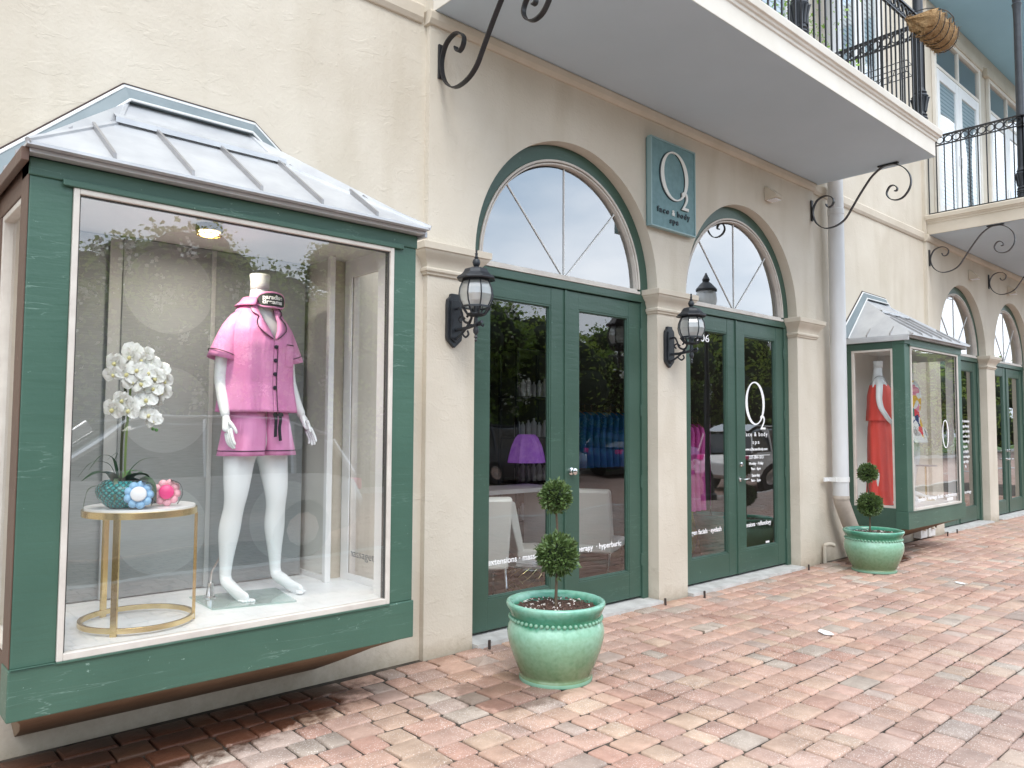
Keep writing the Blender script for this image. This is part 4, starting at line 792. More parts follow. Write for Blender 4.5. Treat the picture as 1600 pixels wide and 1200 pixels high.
# conduit stub, utility boxes, studs
r=empty('pipe_stub',(8.27,RY,0),label='short cream pipe stub bending out of the wall base beside the downpipe',cat='pipe'); MB().tube(spline([(0,-.03,-.02),(0,-.03,.15),(.01,-.045,.185),(.05,-.08,.19),(.08,-.10,.175)],5),.022,12).build('pipe','trim_stucco',r,smooth=True)
for i,(x,lb) in enumerate(((10.93,'left of two small white utility boxes under the farther display window'),(11.22,'right of two small white utility boxes under the farther display window'))):
    r=empty('utility_box',(x,RY,.0),label=lb,cat='utility box',group='white boxes at the wall foot'); 
    m=MB(); m.box(-.11,.11,-.10,-.001,.02,.24); m.build('case','white_paint',r,bevel=.008)
    m=MB(); m.lathe([(0,.03),(.03,.03),(.035,.02)],n=12); o=m.build('knob','trim_stucco',r,loc=(-.03,-.10,.15),rot=(PI/2,0,0))
    m=MB(); m.lathe([(0,.018),(.03,.018)],n=12); m.build('knob','brass_dark',r,loc=(.06,-.10,.15),rot=(PI/2,0,0))
studs=[(3.34,-.10,'rusty steel peg in the paving left of the front planter'),(5.234,-.105,'rusty steel peg at the foot of the pilaster between the near doors'),(5.724,-.151,'rusty steel peg before the left leaf of the second arched door'),(7.647,-.116,'rusty steel peg right of the second arched door'),(11.55,-.13,'rusty steel peg right of the farther display window'),(11.95,-.12,'rusty steel peg before the first far arched door')]
st=None
for x,y,lb in studs:
    if st is None:
        m=MB(); m.lathe([(-.02,.0095),(.056,.0095),(.058,.008)],n=8); st=m.build('steel_peg','rust'); o=st
    else: o=st.copy(); col.objects.link(o)
    o.location=(x,y,0); tag(o,lb,'peg','steel pegs along the thresholds'); o.rotation_euler=(rnd(-.06,.06),rnd(-.06,.06),0)
for x,y,sx,lb in ((5.384,-1.382,.075,'white torn paper scrap on the bricks right of the front planter'),(8.079,-1.389,.06,'white paper scrap farther off on the bricks, toward the small planter')):
    m=MB(); n=11; pts=[(sx*(1+.35*noise.noise(Vector((k,x,0))))*math.cos(2*PI*k/n),sx*.55*(1+.5*noise.noise(Vector((k,0,x))))*math.sin(2*PI*k/n)) for k in range(n)]
    m.prism(pts,.006,.0095,'z'); o=m.build('paper_scrap','litter_white',loc=(x,y,.0),rot=(0,0,.9)); tag(o,lb,'litter','paper scraps')
# ================================================================== PLANTERS
def planter(loc,s,zs,name,label):
    r=empty('planter',loc,label=label,cat='planter',group='green glazed planters')
    prof=[(0,.196),(.004,.208),(.018,.212),(.03,.208),(.036,.204),(.05,.214),(.09,.231),(.14,.251),(.19,.268),(.24,.280),(.275,.283),(.31,.278),(.335,.266),(.35,.262),(.365,.263),(.385,.270),(.405,.279),(.42,.287),(.434,.290),(.444,.286),(.448,.276),(.444,.262),(.43,.252),(.40,.245),(.37,.24)]
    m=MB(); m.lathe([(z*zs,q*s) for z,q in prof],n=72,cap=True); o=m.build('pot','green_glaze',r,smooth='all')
    b=MB(); n=52
    for k in range(n):
        a=2*PI*k/n; b.sphere((.2665*s*math.cos(a),.2665*s*math.sin(a),.352*zs),.0115,8,6)
    b.build('bead_band','pot_foot',r,smooth='all')
    f=MB(); f.lathe([(.001,.20*s),(.001,.2125*s),(.010,.2145*s),(.020,.2125*s),(.028,.20*s)],n=64,cap=False); f.build('foot_ring','pot_foot',r,smooth=True)
    so=MB(); n=40; rings=[[(q*.244*s*math.cos(2*PI*k/n),q*.244*s*math.sin(2*PI*k/n),zs*.395+.012*noise.noise(Vector((q*9*math.cos(2*PI*k/n),q*9*math.sin(2*PI*k/n),1)))+.012*(1-q)) for k in range(n)] for q in (1,.8,.6,.4,.2,.03)]
    so.loft(rings); so.build('soil','bark_chips',r,smooth=True)
    ch=MB(); pe=MB()
    for k in range(520):
        a=rnd(0,2*PI); q=.235*s*math.sqrt(rnd(0,1)); c=Vector((q*math.cos(a),q*math.sin(a),zs*.395+.014)); d=Vector((rnd(-1,1),rnd(-1,1),rnd(-.3,.5))).normalized()*rnd(.006,.014); e_=d.orthogonal().normalized()*rnd(.003,.006); u=Vector((0,0,.004))
        (pe if k%6==0 else ch).add([c-d,c+e_+u,c+d,c-e_+u],[(0,1,2,3)])
    tag(ch.build('bark_chips','bark_chips',r),kind='stuff'); tag(pe.build('perlite_grains','perlite',r),kind='stuff')
    return r
p1=planter((3.254,-.793,0),1.0,1.0,'planter','large green glazed planter standing in front of the nearest arched door')
p2=planter((8.147,-.565,0),1.01,.94,'planter','green glazed planter standing by the downpipe and the farther display window')
def topiary(loc,trunk,balls,label,seed):
    random.seed(seed)
    r=empty('topiary_plant',loc,label=label,cat='plant',group='two-ball clipped topiaries')
    m=MB(); m.tube(spline(trunk,5),.0,8,rfun=lambda t:.0095-.004*t); m.build('trunk','bark',r,smooth=True)
    for (x,y,z,R_) in balls:
        f=MB(); n=int(2400*(R_/.12)**2)
        for k in range(n):
            d=Vector((random.gauss(0,1),random.gauss(0,1),random.gauss(0,1))).normalized()
            bumpy=1+.18*noise.noise(d*2.2+Vector((seed,0,0)))+.12*noise.noise(d*6)
            q=R_*bumpy*(1-abs(random.gauss(0,.15))); q=min(q,R_*1.13); q=q*1.14 if random.random()<.03 else q
            c=Vector((x,y,z))+d*q
            dr=(d+Vector((rnd(-.8,.8),rnd(-.8,.8),rnd(-.5,.9)))).normalized(); ln=rnd(.020,.036); wd=rnd(.0055,.0095)
            s_=dr.cross(Vector((rnd(-1,1),rnd(-1,1),rnd(-1,1)))).normalized()*wd; up=dr.cross(s_).normalized()*wd*.4
            f.add([c,c+dr*ln*.45+s_+up,c+dr*ln,c+dr*ln*.45-s_+up],[(0,1,2),(0,2,3)])
        f.build('foliage_ball','boxwood',r)
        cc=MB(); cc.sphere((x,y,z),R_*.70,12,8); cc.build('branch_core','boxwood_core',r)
    return r
topiary((3.262,-.785,.40),[(0,0,-.02),(.004,0,.1),(.012,.002,.2),(.006,0,.33),(.012,.0,.45),(.004,0,.55),(-.002,0,.65)],[(.012,0,.305,.112),(-.004,0,.645,.084)],'taller two-ball topiary shrub in the large front planter',11)
topiary((8.07,-.565,.35),[(0,0,-.02),(.0,0,.12),(.004,.0,.28),(-.004,0,.42),(-.03,.0,.52),(-.035,0,.66)],[(.005,0,.33,.108),(-.03,0,.655,.084)],'darker two-ball topiary shrub in the planter by the downpipe',23)
random.seed(5)
# ================================================================== FIGURES
def skin_mesh(nodes,edges,sub=2,root=0):
    me=bpy.data.meshes.new('t'); me.from_pydata([n[0] for n in nodes],edges,[]); o=bpy.data.objects.new('t',me); col.objects.link(o)
    sk=o.modifiers.new('s','SKIN'); sk.use_smooth_shade=True
    for i,n in enumerate(nodes):
        d=me.skin_vertices[0].data[i]; r=n[1]; d.radius=(r,r) if not isinstance(r,tuple) else r; d.use_root=(i==root)
    ss=o.modifiers.new('u','SUBSURF'); ss.levels=sub; ss.render_levels=sub
    dg=bpy.context.evaluated_depsgraph_get(); dg.update(); out=bpy.data.meshes.new_from_object(o.evaluated_get(dg)); bpy.data.objects.remove(o); return out
def join_into(mb,me):
    mb.add([tuple(v.co) for v in me.vertices],[tuple(p.vertices) for p in me.polygons])
def hand(nodes,edges,wi,wrist,direction,side,palmn,k=1.0):
    """palm chain then five finger chains; side = thumb direction vector"""
    pass
def mannequin_body(parent,arms,legs,name='body',legs_on=True):
    mb=MB()
    N=[((0,.0,.88),(.150,.115)),((0,0,.98),(.125,.10)),((0,0,1.06),(.115,.092)),((0,-.005,1.18),(.130,.10)),((0,-.012,1.30),(.145,.112)),((0,0,1.42),(.135,.088)),((0,.008,1.50),(.062,.055)),((0,.004,1.57),.052),((0,0,1.63),.052)]
    E_=[(i,i+1) for i in range(8)]
    for s,A in ((-1,arms[0]),(1,arms[1])):
        i=len(N); N.append(((s*.105,.005,1.430),.048)); E_.append((5,i)); N.append(((s*.148,.004,1.400),.042)); E_.append((i,i+1)); prev=i+1
        for p,r in A: N.append((p,r)); E_.append((prev,len(N)-1)); prev=len(N)-1
    for s,Lg in ((-1,legs[0]),(1,legs[1])):
        prev=0
        for p,r in Lg: N.append((p,r)); E_.append((prev,len(N)-1)); prev=len(N)-1
    join_into(mb,skin_mesh(N,E_))
    # clean cut neck
    mb.lathe([(1.60,.050),(1.64,.049),(1.672,.054),(1.680,.053),(1.681,.001)],n=24)
    # hands: each finger its own skinned chain rooted in the palm
    for s,A in ((-1,arms[0]),(1,arms[1])):
        w=Vector(A[-1][0]); d=(w-Vector(A[-2][0])).normalized(); f=Vector((0,-1,0)); f=(f-d*f.dot(d)).normalized()   # f = towards the thumb side (forward)
        inn=d.cross(f)*(1 if s>0 else -1);   # palm normal
        if inn.x*s>0: inn=-inn
        HN=[((w-d*.02),.020),((w+d*.012),.022),((w+d*.04),(.030,.017)),((w+d*.078),(.035,.014))]; HE=[(0,1),(1,2),(2,3)]
        join_into(mb,skin_mesh(HN,HE))
        for q,(off,ln,cu) in enumerate(((.026,.070,.10),(.009,.080,.16),(-.009,.075,.24),(-.026,.060,.34))):
            b=w+d*.085+f*off; P=[b-d*.02]; cur=d.copy()
            for j in range(3):
                P.append(P[-1]+cur*(ln*(.42 if j==0 else .33)+(.02 if j==0 else 0))); cur=(cur+inn*cu*(1+.6*j)+f*off*1.5).normalized()
            join_into(mb,skin_mesh([(p,r_) for p,r_ in zip(P,(.0095,.0088,.008,.0065))],[(0,1),(1,2),(2,3)],1))
        b=w+d*.025+f*.022; P=[b,b+d*.028+f*.012+inn*.008,b+d*.054+f*.017+inn*.016,b+d*.076+f*.014+inn*.022]
        join_into(mb,skin_mesh([(p,r_) for p,r_ in zip(P,(.012,.010,.0088,.0066))],[(0,1),(1,2),(2,3)],1))
    # toes: five short chains on each foot
    for s,Lg in ((-1,legs[0]),(1,legs[1])):
        t=Vector(Lg[-1][0]); b=Vector(Lg[-4][0]); d=(t-b); d.z=0; d.normalize(); sd=Vector((0,0,1)).cross(d).normalized()
        if sd.x*s>0: sd=-sd
        for q in range(5):
            o_=t+sd*(.024-.0115*q)-d*(.012+.006*q); o_.z=.014; r_=.0115 if q==0 else .0088-.0006*q
            join_into(mb,skin_mesh([(o_-d*.02,r_),(o_+d*.014,r_),(o_+d*.030,r_*.72)],[(0,1),(1,2)],1))
    return mb.build(name,'mannequin_white',parent,smooth='all')
def fold_ring(z,cx,cy,rx,ry,n=72,amp=0,k=7,ph=0,ex=2.3):
    out=[]
    for i in range(n):
        t=2*PI*i/n; c,s=math.cos(t),math.sin(t); q=1/((abs(c)**ex+abs(s)**ex)**(1/ex)); a=1+amp*(math.sin(k*t+ph)+.6*math.sin(k*1.7*t+1.3+ph*2))
        out.append((cx+rx*q*c*a,cy+ry*q*s*a,z))
    return out
# ---- pyjama mannequin
mq=empty('mannequin',(1.72,-.10,.572),math.radians(6),label='headless white mannequin in pink short pyjamas standing in the nearer display window',cat='mannequin')
arms=([((-.170,.012,1.33),.042),((-.186,.02,1.24),.039),((-.198,.018,1.12),.034),((-.205,-.03,1.00),.030),((-.208,-.07,.915),.022)],
      [((.170,.012,1.33),.042),((.188,.02,1.24),.039),((.202,.018,1.12),.034),((.220,-.025,1.00),.030),((.240,-.06,.925),.022)])
legs=([((-.085,.0,.80),.098),((-.105,-.01,.66),.080),((-.118,-.025,.535),(.062,.066)),((-.122,-.01,.455),.050),((-.128,.018,.36),(.058,.062)),((-.133,.03,.22),.040),((-.135,.035,.125),.030),((-.135,.03,.085),(.032,.034)),((-.128,-.03,.062),(.034,.030)),((-.122,-.085,.036),(.036,.024)),((-.118,-.135,.020),(.040,.017)),((-.115,-.165,.015),(.036,.012))],
      [((.085,.0,.80),.098),((.098,-.01,.66),.080),((.105,-.035,.535),(.062,.066)),((.112,-.018,.455),.050),((.125,.014,.36),(.058,.062)),((.140,.03,.22),.040),((.148,.035,.125),.030),((.150,.03,.085),(.032,.034)),((.163,-.03,.062),(.034,.030)),((.176,-.085,.036),(.036,.024)),((.190,-.135,.020),(.040,.017)),((.198,-.165,.015),(.036,.012))])
mannequin_body(mq,arms,legs)
TR=[(.950,.0,-.004,.206,.160,.036),(1.02,0,-.004,.197,.152,.033),(1.10,0,-.006,.183,.144,.028),(1.20,0,-.010,.176,.146,.022),(1.30,0,-.012,.172,.148,.014),(1.37,0,-.008,.166,.138,.008),(1.42,0,-.002,.152,.118,.004),(1.455,0,.002,.130,.096,.002),(1.485,0,.006,.120,.080,0),(1.51,0,.008,.088,.070,0),(1.525,0,.008,.075,.066,0)]
def shirt_pt(z,th,off=0):
    for i in range(len(TR)-1):
        if TR[i][0]<=z<=TR[i+1][0]: break
    a,b=TR[i],TR[i+1]; t=(z-a[0])/(b[0]-a[0]); p=[a[j]+(b[j]-a[j])*t for j in range(6)]
    c,s=math.cos(th),math.sin(th); ex=2.3; q=1/((abs(c)**ex+abs(s)**ex)**(1/ex)); am=1+p[5]*(math.sin(9*th+z*3)+.6*math.sin(14*th+1.3+z*5))
    return Vector((p[1]+(p[3]+off)*q*c*am,p[2]+(p[4]+off)*q*s*am,z))
FRONT=-PI/2
def gap(z): return 0 if z<1.315 else (z-1.315)/.21*.50
sh_=MB(); n=110; zs=[.950+(1.525-.950)*k/40 for k in range(41)]
rings=[]
for z in zs:
    g=gap(z); rings.append([shirt_pt(z,FRONT+g+(2*PI-2*g)*i/n) for i in range(n+1)])
sh_.loft(rings,closed=False,cap=False)
for s in (-1,1):   # sleeves
    path=[(s*.085,.002,1.462),(s*.112,.004,1.425),(s*.138,.008,1.375),(s*.162,.012,1.31),(s*.185,.014,1.240),(s*.191,.014,1.215)]; rad=[.036,.050,.060,.068,.076,.080]
    P=[Vector(p) for p in path]; rr=[]
    for i,p in enumerate(P):
        d=(P[min(i+1,5)]-P[max(i-1,0)]).normalized(); u=Vector((0,1,0)); v=d.cross(u).normalized()
        rr.append([p+u*rad[i]*.92*math.cos(2*PI*k/40)*(1+.02*math.sin(5*2*PI*k/40+i))+v*rad[i]*math.sin(2*PI*k/40)*(1+.02*math.sin(5*2*PI*k/40+i)) for k in range(40)])
    sh_.loft(rr,True,False); 
so=sh_.build('pyjama_shirt','pink_satin',mq,smooth='all'); so.modifiers.new('solid','SOLIDIFY').thickness=.003
lp=MB()
for s in (-1,1):   # lapels folded back beside the V and a collar
    rows=[]
    for k in range(13):
        z=1.325+.185*k/12; g=gap(z); wdt=(.30*math.sin(PI*min(1,(k+.5)/9.5)) if k<9 else .26+.12*(k-9)/3); wdt=max(wdt,.02)
        rows.append([shirt_pt(z,FRONT+s*(g+wdt*t),.008) for t in (0,.5,1)])
    lp.loft(rows,False,False)
cr_=[]
for z,o in ((1.515,.010),(1.545,-.002),(1.552,.006),(1.53,.020),(1.505,.030)):
    zz=min(z,1.525); cr_.append([Vector((p.x,p.y,z)) for p in [shirt_pt(zz,FRONT+.55+(2*PI-1.1)*i/40,o) for i in range(41)]])
lp.loft(cr_,False,False); lo=lp.build('collar','pink_satin',mq,smooth='all'); lo.modifiers.new('solid','SOLIDIFY').thickness=.003
pp=MB()
pp.tube([shirt_pt(z,FRONT+.10,.004) for z in [.952+k*.0122 for k in range(29)]],.0022,6)
for s in (-1,1):
    pp.tube([shirt_pt(1.325+.185*k/12,FRONT+s*(gap(1.325+.185*k/12)+(max(.02,.30*math.sin(PI*min(1,(k+.5)/9.5))) if k<9 else .26+.12*(k-9)/3)),.011) for k in range(13)],.0023,6)
    c=Vector((s*.1843,.014,1.243)); d=Vector((s*.023,.002,-.068)).normalized(); u=Vector((0,1,0)); v=d.cross(u).normalized(); pp.tube([c+u*.0745*math.cos(2*PI*k/32)+v*.0805*math.sin(2*PI*k/32) for k in range(33)],.0022,6,cap=False)
pp.build('shirt_piping','piping',mq)
for z in (1.285,1.215,1.145,1.075):
    p=shirt_pt(z,FRONT+.035,.004); b=MB(); b.lathe([(0,.0105),(.003,.0105),(.004,.006),(.0045,.001)],n=14); b.build('button','piping',mq,smooth=True,loc=p,rot=(PI/2,0,0))
pk=MB(); pk.loft([[shirt_pt(z,FRONT+.42+.38*i/6,.0035) for i in range(7)] for z in (1.19,1.22,1.25,1.28,1.305)],False,False); pk.build('pocket','pink_satin',mq,smooth='all'); 
pt=MB(); pt.tube([shirt_pt(1.303,FRONT+.42+.38*i/6,.006) for i in range(7)],.0022,5); pt.build('pocket_piping','piping',mq)
def shorts_ring(z,s_,n=40,off=0):
    # half of the hips: outer side follows the hip ellipse, inner side the crotch seam
    t=(1.0-z)/.27; RX=.150+.052*t; RYY=.118+.026*t; inner=.0+.010*max(0,t-.55)/.45; out=[]
    for i in range(n):
        a=2*PI*i/n; x=math.cos(a); y=math.sin(a); am=1+.035*t*math.sin(5*a+s_*2+z*5)
        hx=inner+(RX-inner)*(.5+.5*x); k=math.sqrt(max(.0,1-(max(0,hx/RX-.28)/.72)**2.2))
        out.append(Vector((s_*(hx*am+off*x),(RYY+off)*abs(y)**(.8 if x>-.2 else .22)*(1 if y>0 else -1)*max(.55,k)**.4*am-.002,z)))
    return out
ss_=MB()
for s in (-1,1): ss_.loft([shorts_ring(z,s) for z in (1.0,.95,.90,.86,.82,.78,.75,.727)],True,False)
so=ss_.build('pyjama_shorts','pink_satin',mq,smooth='all'); so.modifiers.new('solid','SOLIDIFY').thickness=.003
sp=MB()
for s in (-1,1):
    rr_=shorts_ring(.752,s,40,.003); sp.tube(rr_+[rr_[0]],.0022,5,cap=False)
sp.build('shorts_piping','piping',mq)
rb=MB()
for dx,l_ in ((-.010,.135),(.010,.155)): rb.strip(spline([(.03+dx,-.146,.965),(.032+dx*1.3,-.156,.915),(.028+dx*1.1,-.158,.865),(.03+dx*1.5,-.160,.958-l_)],5),(1,0,.1),.017,.002)
for s in (-1,1): rb.strip(spline([(.03,-.150,.935),(.03+s*.018,-.158,.944),(.03+s*.028,-.158,.934),(.03+s*.006,-.154,.930)],5),(0,.3,1),.010,.002)
rb.build('drawstring_ribbon','ribbon_black',mq)
gp=MB(); gp.prism([(-.255,.17),(-.30,-.16),(.07,-.30),(.165,.05)],.002,.010,'z'); gp.build('glass_base','plate_glass',mq,bevel=.001)
fl_=MB(); fl_.lathe([(.010,.030),(.014,.030),(.02,.022),(.06,.016),(.085,.015),(.087,.012)],(-.195,.07,0),16); fl_.tube([(-.195,.07,.08),(-.19,.068,.14),(-.15,.055,.22),(-.135,.05,.30)],.006,8); fl_.build('support_rod','chrome',mq,smooth=True)
# sleep mask hung round the neck
mk=empty('sleep_mask',(1.755,-.10,.572),math.radians(-2),label='black sleep mask with pink edge and white words, hung round the pink mannequin\u2019s neck',cat='sleep mask')
def maskpt(a,z,o=0): return Vector(((.083+o)*math.sin(a),-(.075+o)*math.cos(a)-.012,z))
mm_=MB(); rows=[]
for k in range(25):
    a=-.95+2.0*k/24; u=(k-12)/12; hh=.036*math.sqrt(max(0,1-abs(u)**3.2))+.002; zc=1.535+.004*math.cos(a*2)
    rows.append((a,zc,hh))
mm_.loft([[maskpt(a,zc-hh,.0),maskpt(a,zc-hh,.010),maskpt(a,zc+hh,.010),maskpt(a,zc+hh,0)] for a,zc,hh in rows]); mm_.build('mask_pad','mask_black',mk,smooth=True)
eg=MB(); eg.tube([maskpt(a,zc+hh,.006) for a,zc,hh in rows]+[maskpt(a,zc-hh,.006) for a,zc,hh in reversed(rows)]+[maskpt(rows[0][0],rows[0][1]+rows[0][2],.006)],.0055,8); eg.build('mask_edge','pink_satin',mk,smooth=True)
bd=MB(); bd.strip([maskpt(a,1.545,.002) for a in [1.0+k*.21 for k in range(21)]],(0,0,1),.016,.003); bd.build('elastic_band','mask_black',mk)
for w_,z_ in (('paradise',1.541),('dreams',1.517)):
    cu=bpy.data.curves.new('l','FONT'); cu.body=w_; cu.size=.032; cu.extrude=.0008; cu.offset=.0009; cu.align_x='CENTER'; t=bpy.data.objects.new('tmp',cu); col.objects.link(t); me=bpy.data.meshes.new_from_object(t.evaluated_get(bpy.context.evaluated_depsgraph_get())); bpy.data.objects.remove(t)
    wx=max(v.co.x for v in me.vertices)
    for v in me.vertices:
        a=v.co.x/wx*.055/.093+.0; v.co=maskpt(a,z_+v.co.y,.0115+v.co.z)
    me.materials.clear(); me.materials.append(M['lettering']); o=bpy.data.objects.new('lettering',me); col.objects.link(o); o.parent=mk
# ---- coral outfit mannequin (faces right along the wall)
mc=empty('mannequin',(9.24,-.20,.572),math.radians(28),label='headless white mannequin in a coral red strappy top and long trousers, farther display window',cat='mannequin')
arms2=([((-.205,.012,1.33),.040),((-.218,.02,1.22),.037),((-.225,.0,1.12),.032),((-.225,-.07,1.00),.028),((-.222,-.13,.93),.021)],[((.205,.012,1.33),.040),((.218,.02,1.22),.037),((.225,.018,1.12),.032),((.235,-.02,1.00),.028),((.24,-.05,.92),.021)])
mannequin_body(mc,arms2,legs)
tp=MB(); tp.loft([fold_ring(z,0,cy,rx,ry,72,am,8,z*3) for z,cy,rx,ry,am in ((.98,-.03,.185,.165,.03),(1.08,-.025,.178,.155,.025),(1.18,-.02,.168,.145,.015),(1.28,-.016,.16,.138,.01),(1.36,-.01,.155,.115,.004),(1.40,-.006,.13,.10,0))],True,False); tp.build('top','coral_cloth',mc,smooth='all')
sk=MB(); sk.loft([fold_ring(z,0,0,rx,ry,72,am,6,z*1.2) for z,rx,ry,am in ((1.02,.13,.11,0),(.90,.16,.125,.02),(.75,.175,.13,.03),(.5,.18,.13,.04),(.3,.185,.135,.05),(.12,.195,.145,.06),(.02,.22,.17,.07))],True,False)
sk.build('trousers','coral_cloth',mc,smooth='all')
stp=MB()
for s in (-1,1): stp.tube(spline([(s*.075,-.10,1.39),(s*.085,-.05,1.485),(s*.085,.03,1.49),(s*.07,.09,1.39)],5),.004,6)
stp.build('strap','strap_grey',mc)
# ---- floral dress mannequin
mf=empty('mannequin',(10.22,-.15,.572),math.radians(-5),label='headless white mannequin in a floral print dress behind the corner post, farther display window',cat='mannequin')
mannequin_body(mf,arms2,legs)
fd=MB(); fd.loft([fold_ring(z,0,-.004,rx,ry,72,am,8,z*3) for z,rx,ry,am in ((.72,.235,.19,.05),(.85,.205,.16,.035),(1.0,.165,.13,.015),(1.06,.15,.12,.008),(1.18,.168,.135,.006),(1.30,.178,.14,.004),(1.40,.18,.12,0),(1.46,.15,.095,0),(1.495,.10,.075,0))],True,False)
for s in (-1,1): fd.loft([fold_ring(z,s*x,.006,r_,r_,24) for z,x,r_ in ((1.44,.16,.062),(1.36,.19,.068),(1.28,.205,.072))],True,False)
fd.build('dress','floral_cloth',mf,smooth='all')
# ================================================================== DISPLAY PROPS (nearer window)
scr=empty('folding_screen',(0,0,0),label='grey linen backdrop screen with large pale dots behind the pink mannequin',cat='screen')
for a,b,y in ((.745,1.147,.296),(1.147,1.606,.262),(1.606,2.17,.262)):
    MB().box(a,b-.003,y,y+.018,.578,2.425).build('panel','screen_linen',scr,bevel=.002)
for a,b,y in ((1.085,1.150,.272),(1.597,1.622,.250)): MB().box(a,b,y,y+.012,.578,2.425).build('panel_edge','screen_side',scr,bevel=.002)
tb=empty('display_table',(1.10,-.305,.572),label='small round table with brass ring legs and white top, nearer display window',cat='table')
t=MB(); t.lathe([(.505,.225),(.513,.228),(.521,.226),(.522,.001)],n=64); t.build('table_top','table_white',tb,smooth=True)
t=MB(); t.lathe([(.482,.223),(.482,.236),(.510,.236),(.510,.223)],n=64,cap=False); t.lathe([(.483,.236),(.483,.223)],n=64,cap=False); t.build('top_rim','gold',tb,smooth=True,bevel=.001)
t=MB(); t.lathe([(.012,.222),(.012,.236),(.034,.236),(.034,.222),(.012,.222)],n=64,cap=False); t.build('base_ring','gold',tb,smooth=True,bevel=.001)
for a in (-2.25,-.35,1.95):
    cx,cy=.228*math.cos(a),.228*math.sin(a); l=MB(); l.box(-.004,.010,-.013,.013,.0,.483); o=l.build('leg','gold',tb,bevel=.001,loc=(cx,cy,0),rot=(0,0,a))
# bowl and orchid
bw=MB(); bw.lathe([(0,.052),(.004,.062),(.02,.08),(.045,.100),(.07,.108),(.085,.106),(.10,.096),(.115,.08),(.118,.074),(.112,.07),(.09,.09),(.06,.095),(.02,.06)],n=48); bo=bw.build('bowl','teal_glass',smooth='all',loc=(1.005,-.37,1.095)); tag(bo,'teal basket-weave glass bowl holding the white orchid on the brass table','bowl')
orc=empty('orchid',(1.0,-.36,1.16),label='tall white artificial orchid with strap leaves in the teal bowl',cat='flower')
o=MB(); o.tube(spline([(.0,0,0),(-.004,0,.2),(.004,0,.42),(.0,0,.54),(.01,0,.60),(.05,-.01,.60),(.11,-.02,.54)],5),.006,6); o.build('stake','stem_dark',orc,smooth=True)
o=MB(); o.tube(spline([(.012,-.01,0),(.01,-.012,.2),(.02,-.01,.42),(.03,-.01,.50),(.08,-.01,.54),(.14,-.02,.47)],5),.005,6); o.tube(spline([(0,0,.25),(.03,-.02,.36),(.08,-.03,.37),(.11,-.035,.30)],5),.003,6); o.build('stem','stem_green',orc,smooth=True)
def strap_leaf(pts,wd,m,nm='leaf'):
    P=spline(pts,6); mb=MB(); rows=[]
    for i,p in enumerate(P):
        t=i/(len(P)-1); d=(P[min(i+1,len(P)-1)]-P[max(i-1,0)]).normalized(); s_=d.cross(Vector((0,0,1)));
        if s_.length<.1: s_=Vector((0,1,0))
        s_.normalize(); w_=wd*math.sin(PI*(.08+.92*t)**.8)*1.0+.001; up=Vector((0,0,w_*.25)); rows.append([p-s_*w_+up,p,p+s_*w_+up])
    mb.loft(rows,False,False); return mb.build(nm,m,orc,smooth='all')
strap_leaf([(0,0,.0),(-.05,-.02,.075),(-.11,-.03,.085),(-.165,-.035,.055)],.036,'leaf_dark'); strap_leaf([(0,0,.0),(.05,-.05,.05),(.09,-.085,.03),(.11,-.11,-.04)],.062,'leaf_dark'); strap_leaf([(.0,.0,0),(.03,-.03,.06),(.07,-.05,.075),(.10,-.05,.06)],.056,'leaf_dark'); strap_leaf([(0,0,.02),(.03,.02,.08),(.07,.01,.09)],.030,'leaf_pale')
for pts in ([(-.01,0,.03),(-.05,0,.12),(-.12,.0,.13),(-.17,.0,.07)],[(-.01,0,.03),(-.04,-.03,.14),(-.09,-.03,.16),(-.14,-.04,.10)],[(0,0,.03),(.04,0,.10),(.09,.0,.14),(.16,.0,.145)],[(0,0,.03),(-.03,0,.12),(-.02,0,.17),(-.06,0,.14)],[(-.02,-.02,.05),(-.04,-.07,.06),(-.05,-.10,.0),(-.055,-.105,-.06)],[(-.02,-.05,.04),(-.13,-.06,.03),(-.155,-.06,-.02),(-.16,-.06,-.08)]): strap_leaf(pts,.007,'leaf_dark')
fm=MB()
def petal(mb,ang,ln,wd,cup=.2,rz=0):
    rows=[]; d=Vector((math.cos(ang),0,math.sin(ang))); s_=Vector((-math.sin(ang),0,math.cos(ang)))
    for i in range(6):
        t=i/5; w_=wd*math.sin(PI*min(1,(.12+.80*t)))**.7; rows.append([d*ln*t+s_*w_*u+Vector((0,-.004-cup*ln*t*(1-t)+.012*abs(u)*0+.006*math.sin(3*u+i),0)) for u in (-1,-.4,.4,1)])
    mb.loft(rows,False,False)
for a in (90,210,330): petal(fm,math.radians(a),.038,.016)
for a in (12,168): petal(fm,math.radians(a),.042,.030,.25)
fmesh=fm.build('tmpf','petal'); fmesh_me=fmesh.data
for p in fmesh_me.polygons: p.use_smooth=True
bpy.data.objects.remove(fmesh)
hm=MB(); hm.sphere((0,-.010,-.004),.007,8,6,(1,1.4,1.2)); ho=hm.build('tmph','petal_heart',smooth='all'); hme=ho.data; bpy.data.objects.remove(ho)
spots=[(.02,0,.60),(.06,-.03,.64),(.10,-.03,.63),(.14,-.03,.61),(.18,-.03,.58),(.20,-.03,.54),(.16,-.05,.55),(.12,-.05,.57),(.08,-.05,.58),(.04,-.04,.56),(-.01,-.03,.56),(.10,-.055,.52),(.15,-.055,.50),(.19,-.04,.49),(.06,-.04,.53),(.00,-.03,.61),(.125,-.02,.655),(.07,-.01,.665),(-.015,-.04,.40),(.01,-.05,.355),(-.045,-.02,.36),(.075,-.05,.40),(.09,-.05,.335),(.115,-.05,.31),(.17,-.02,.46)]
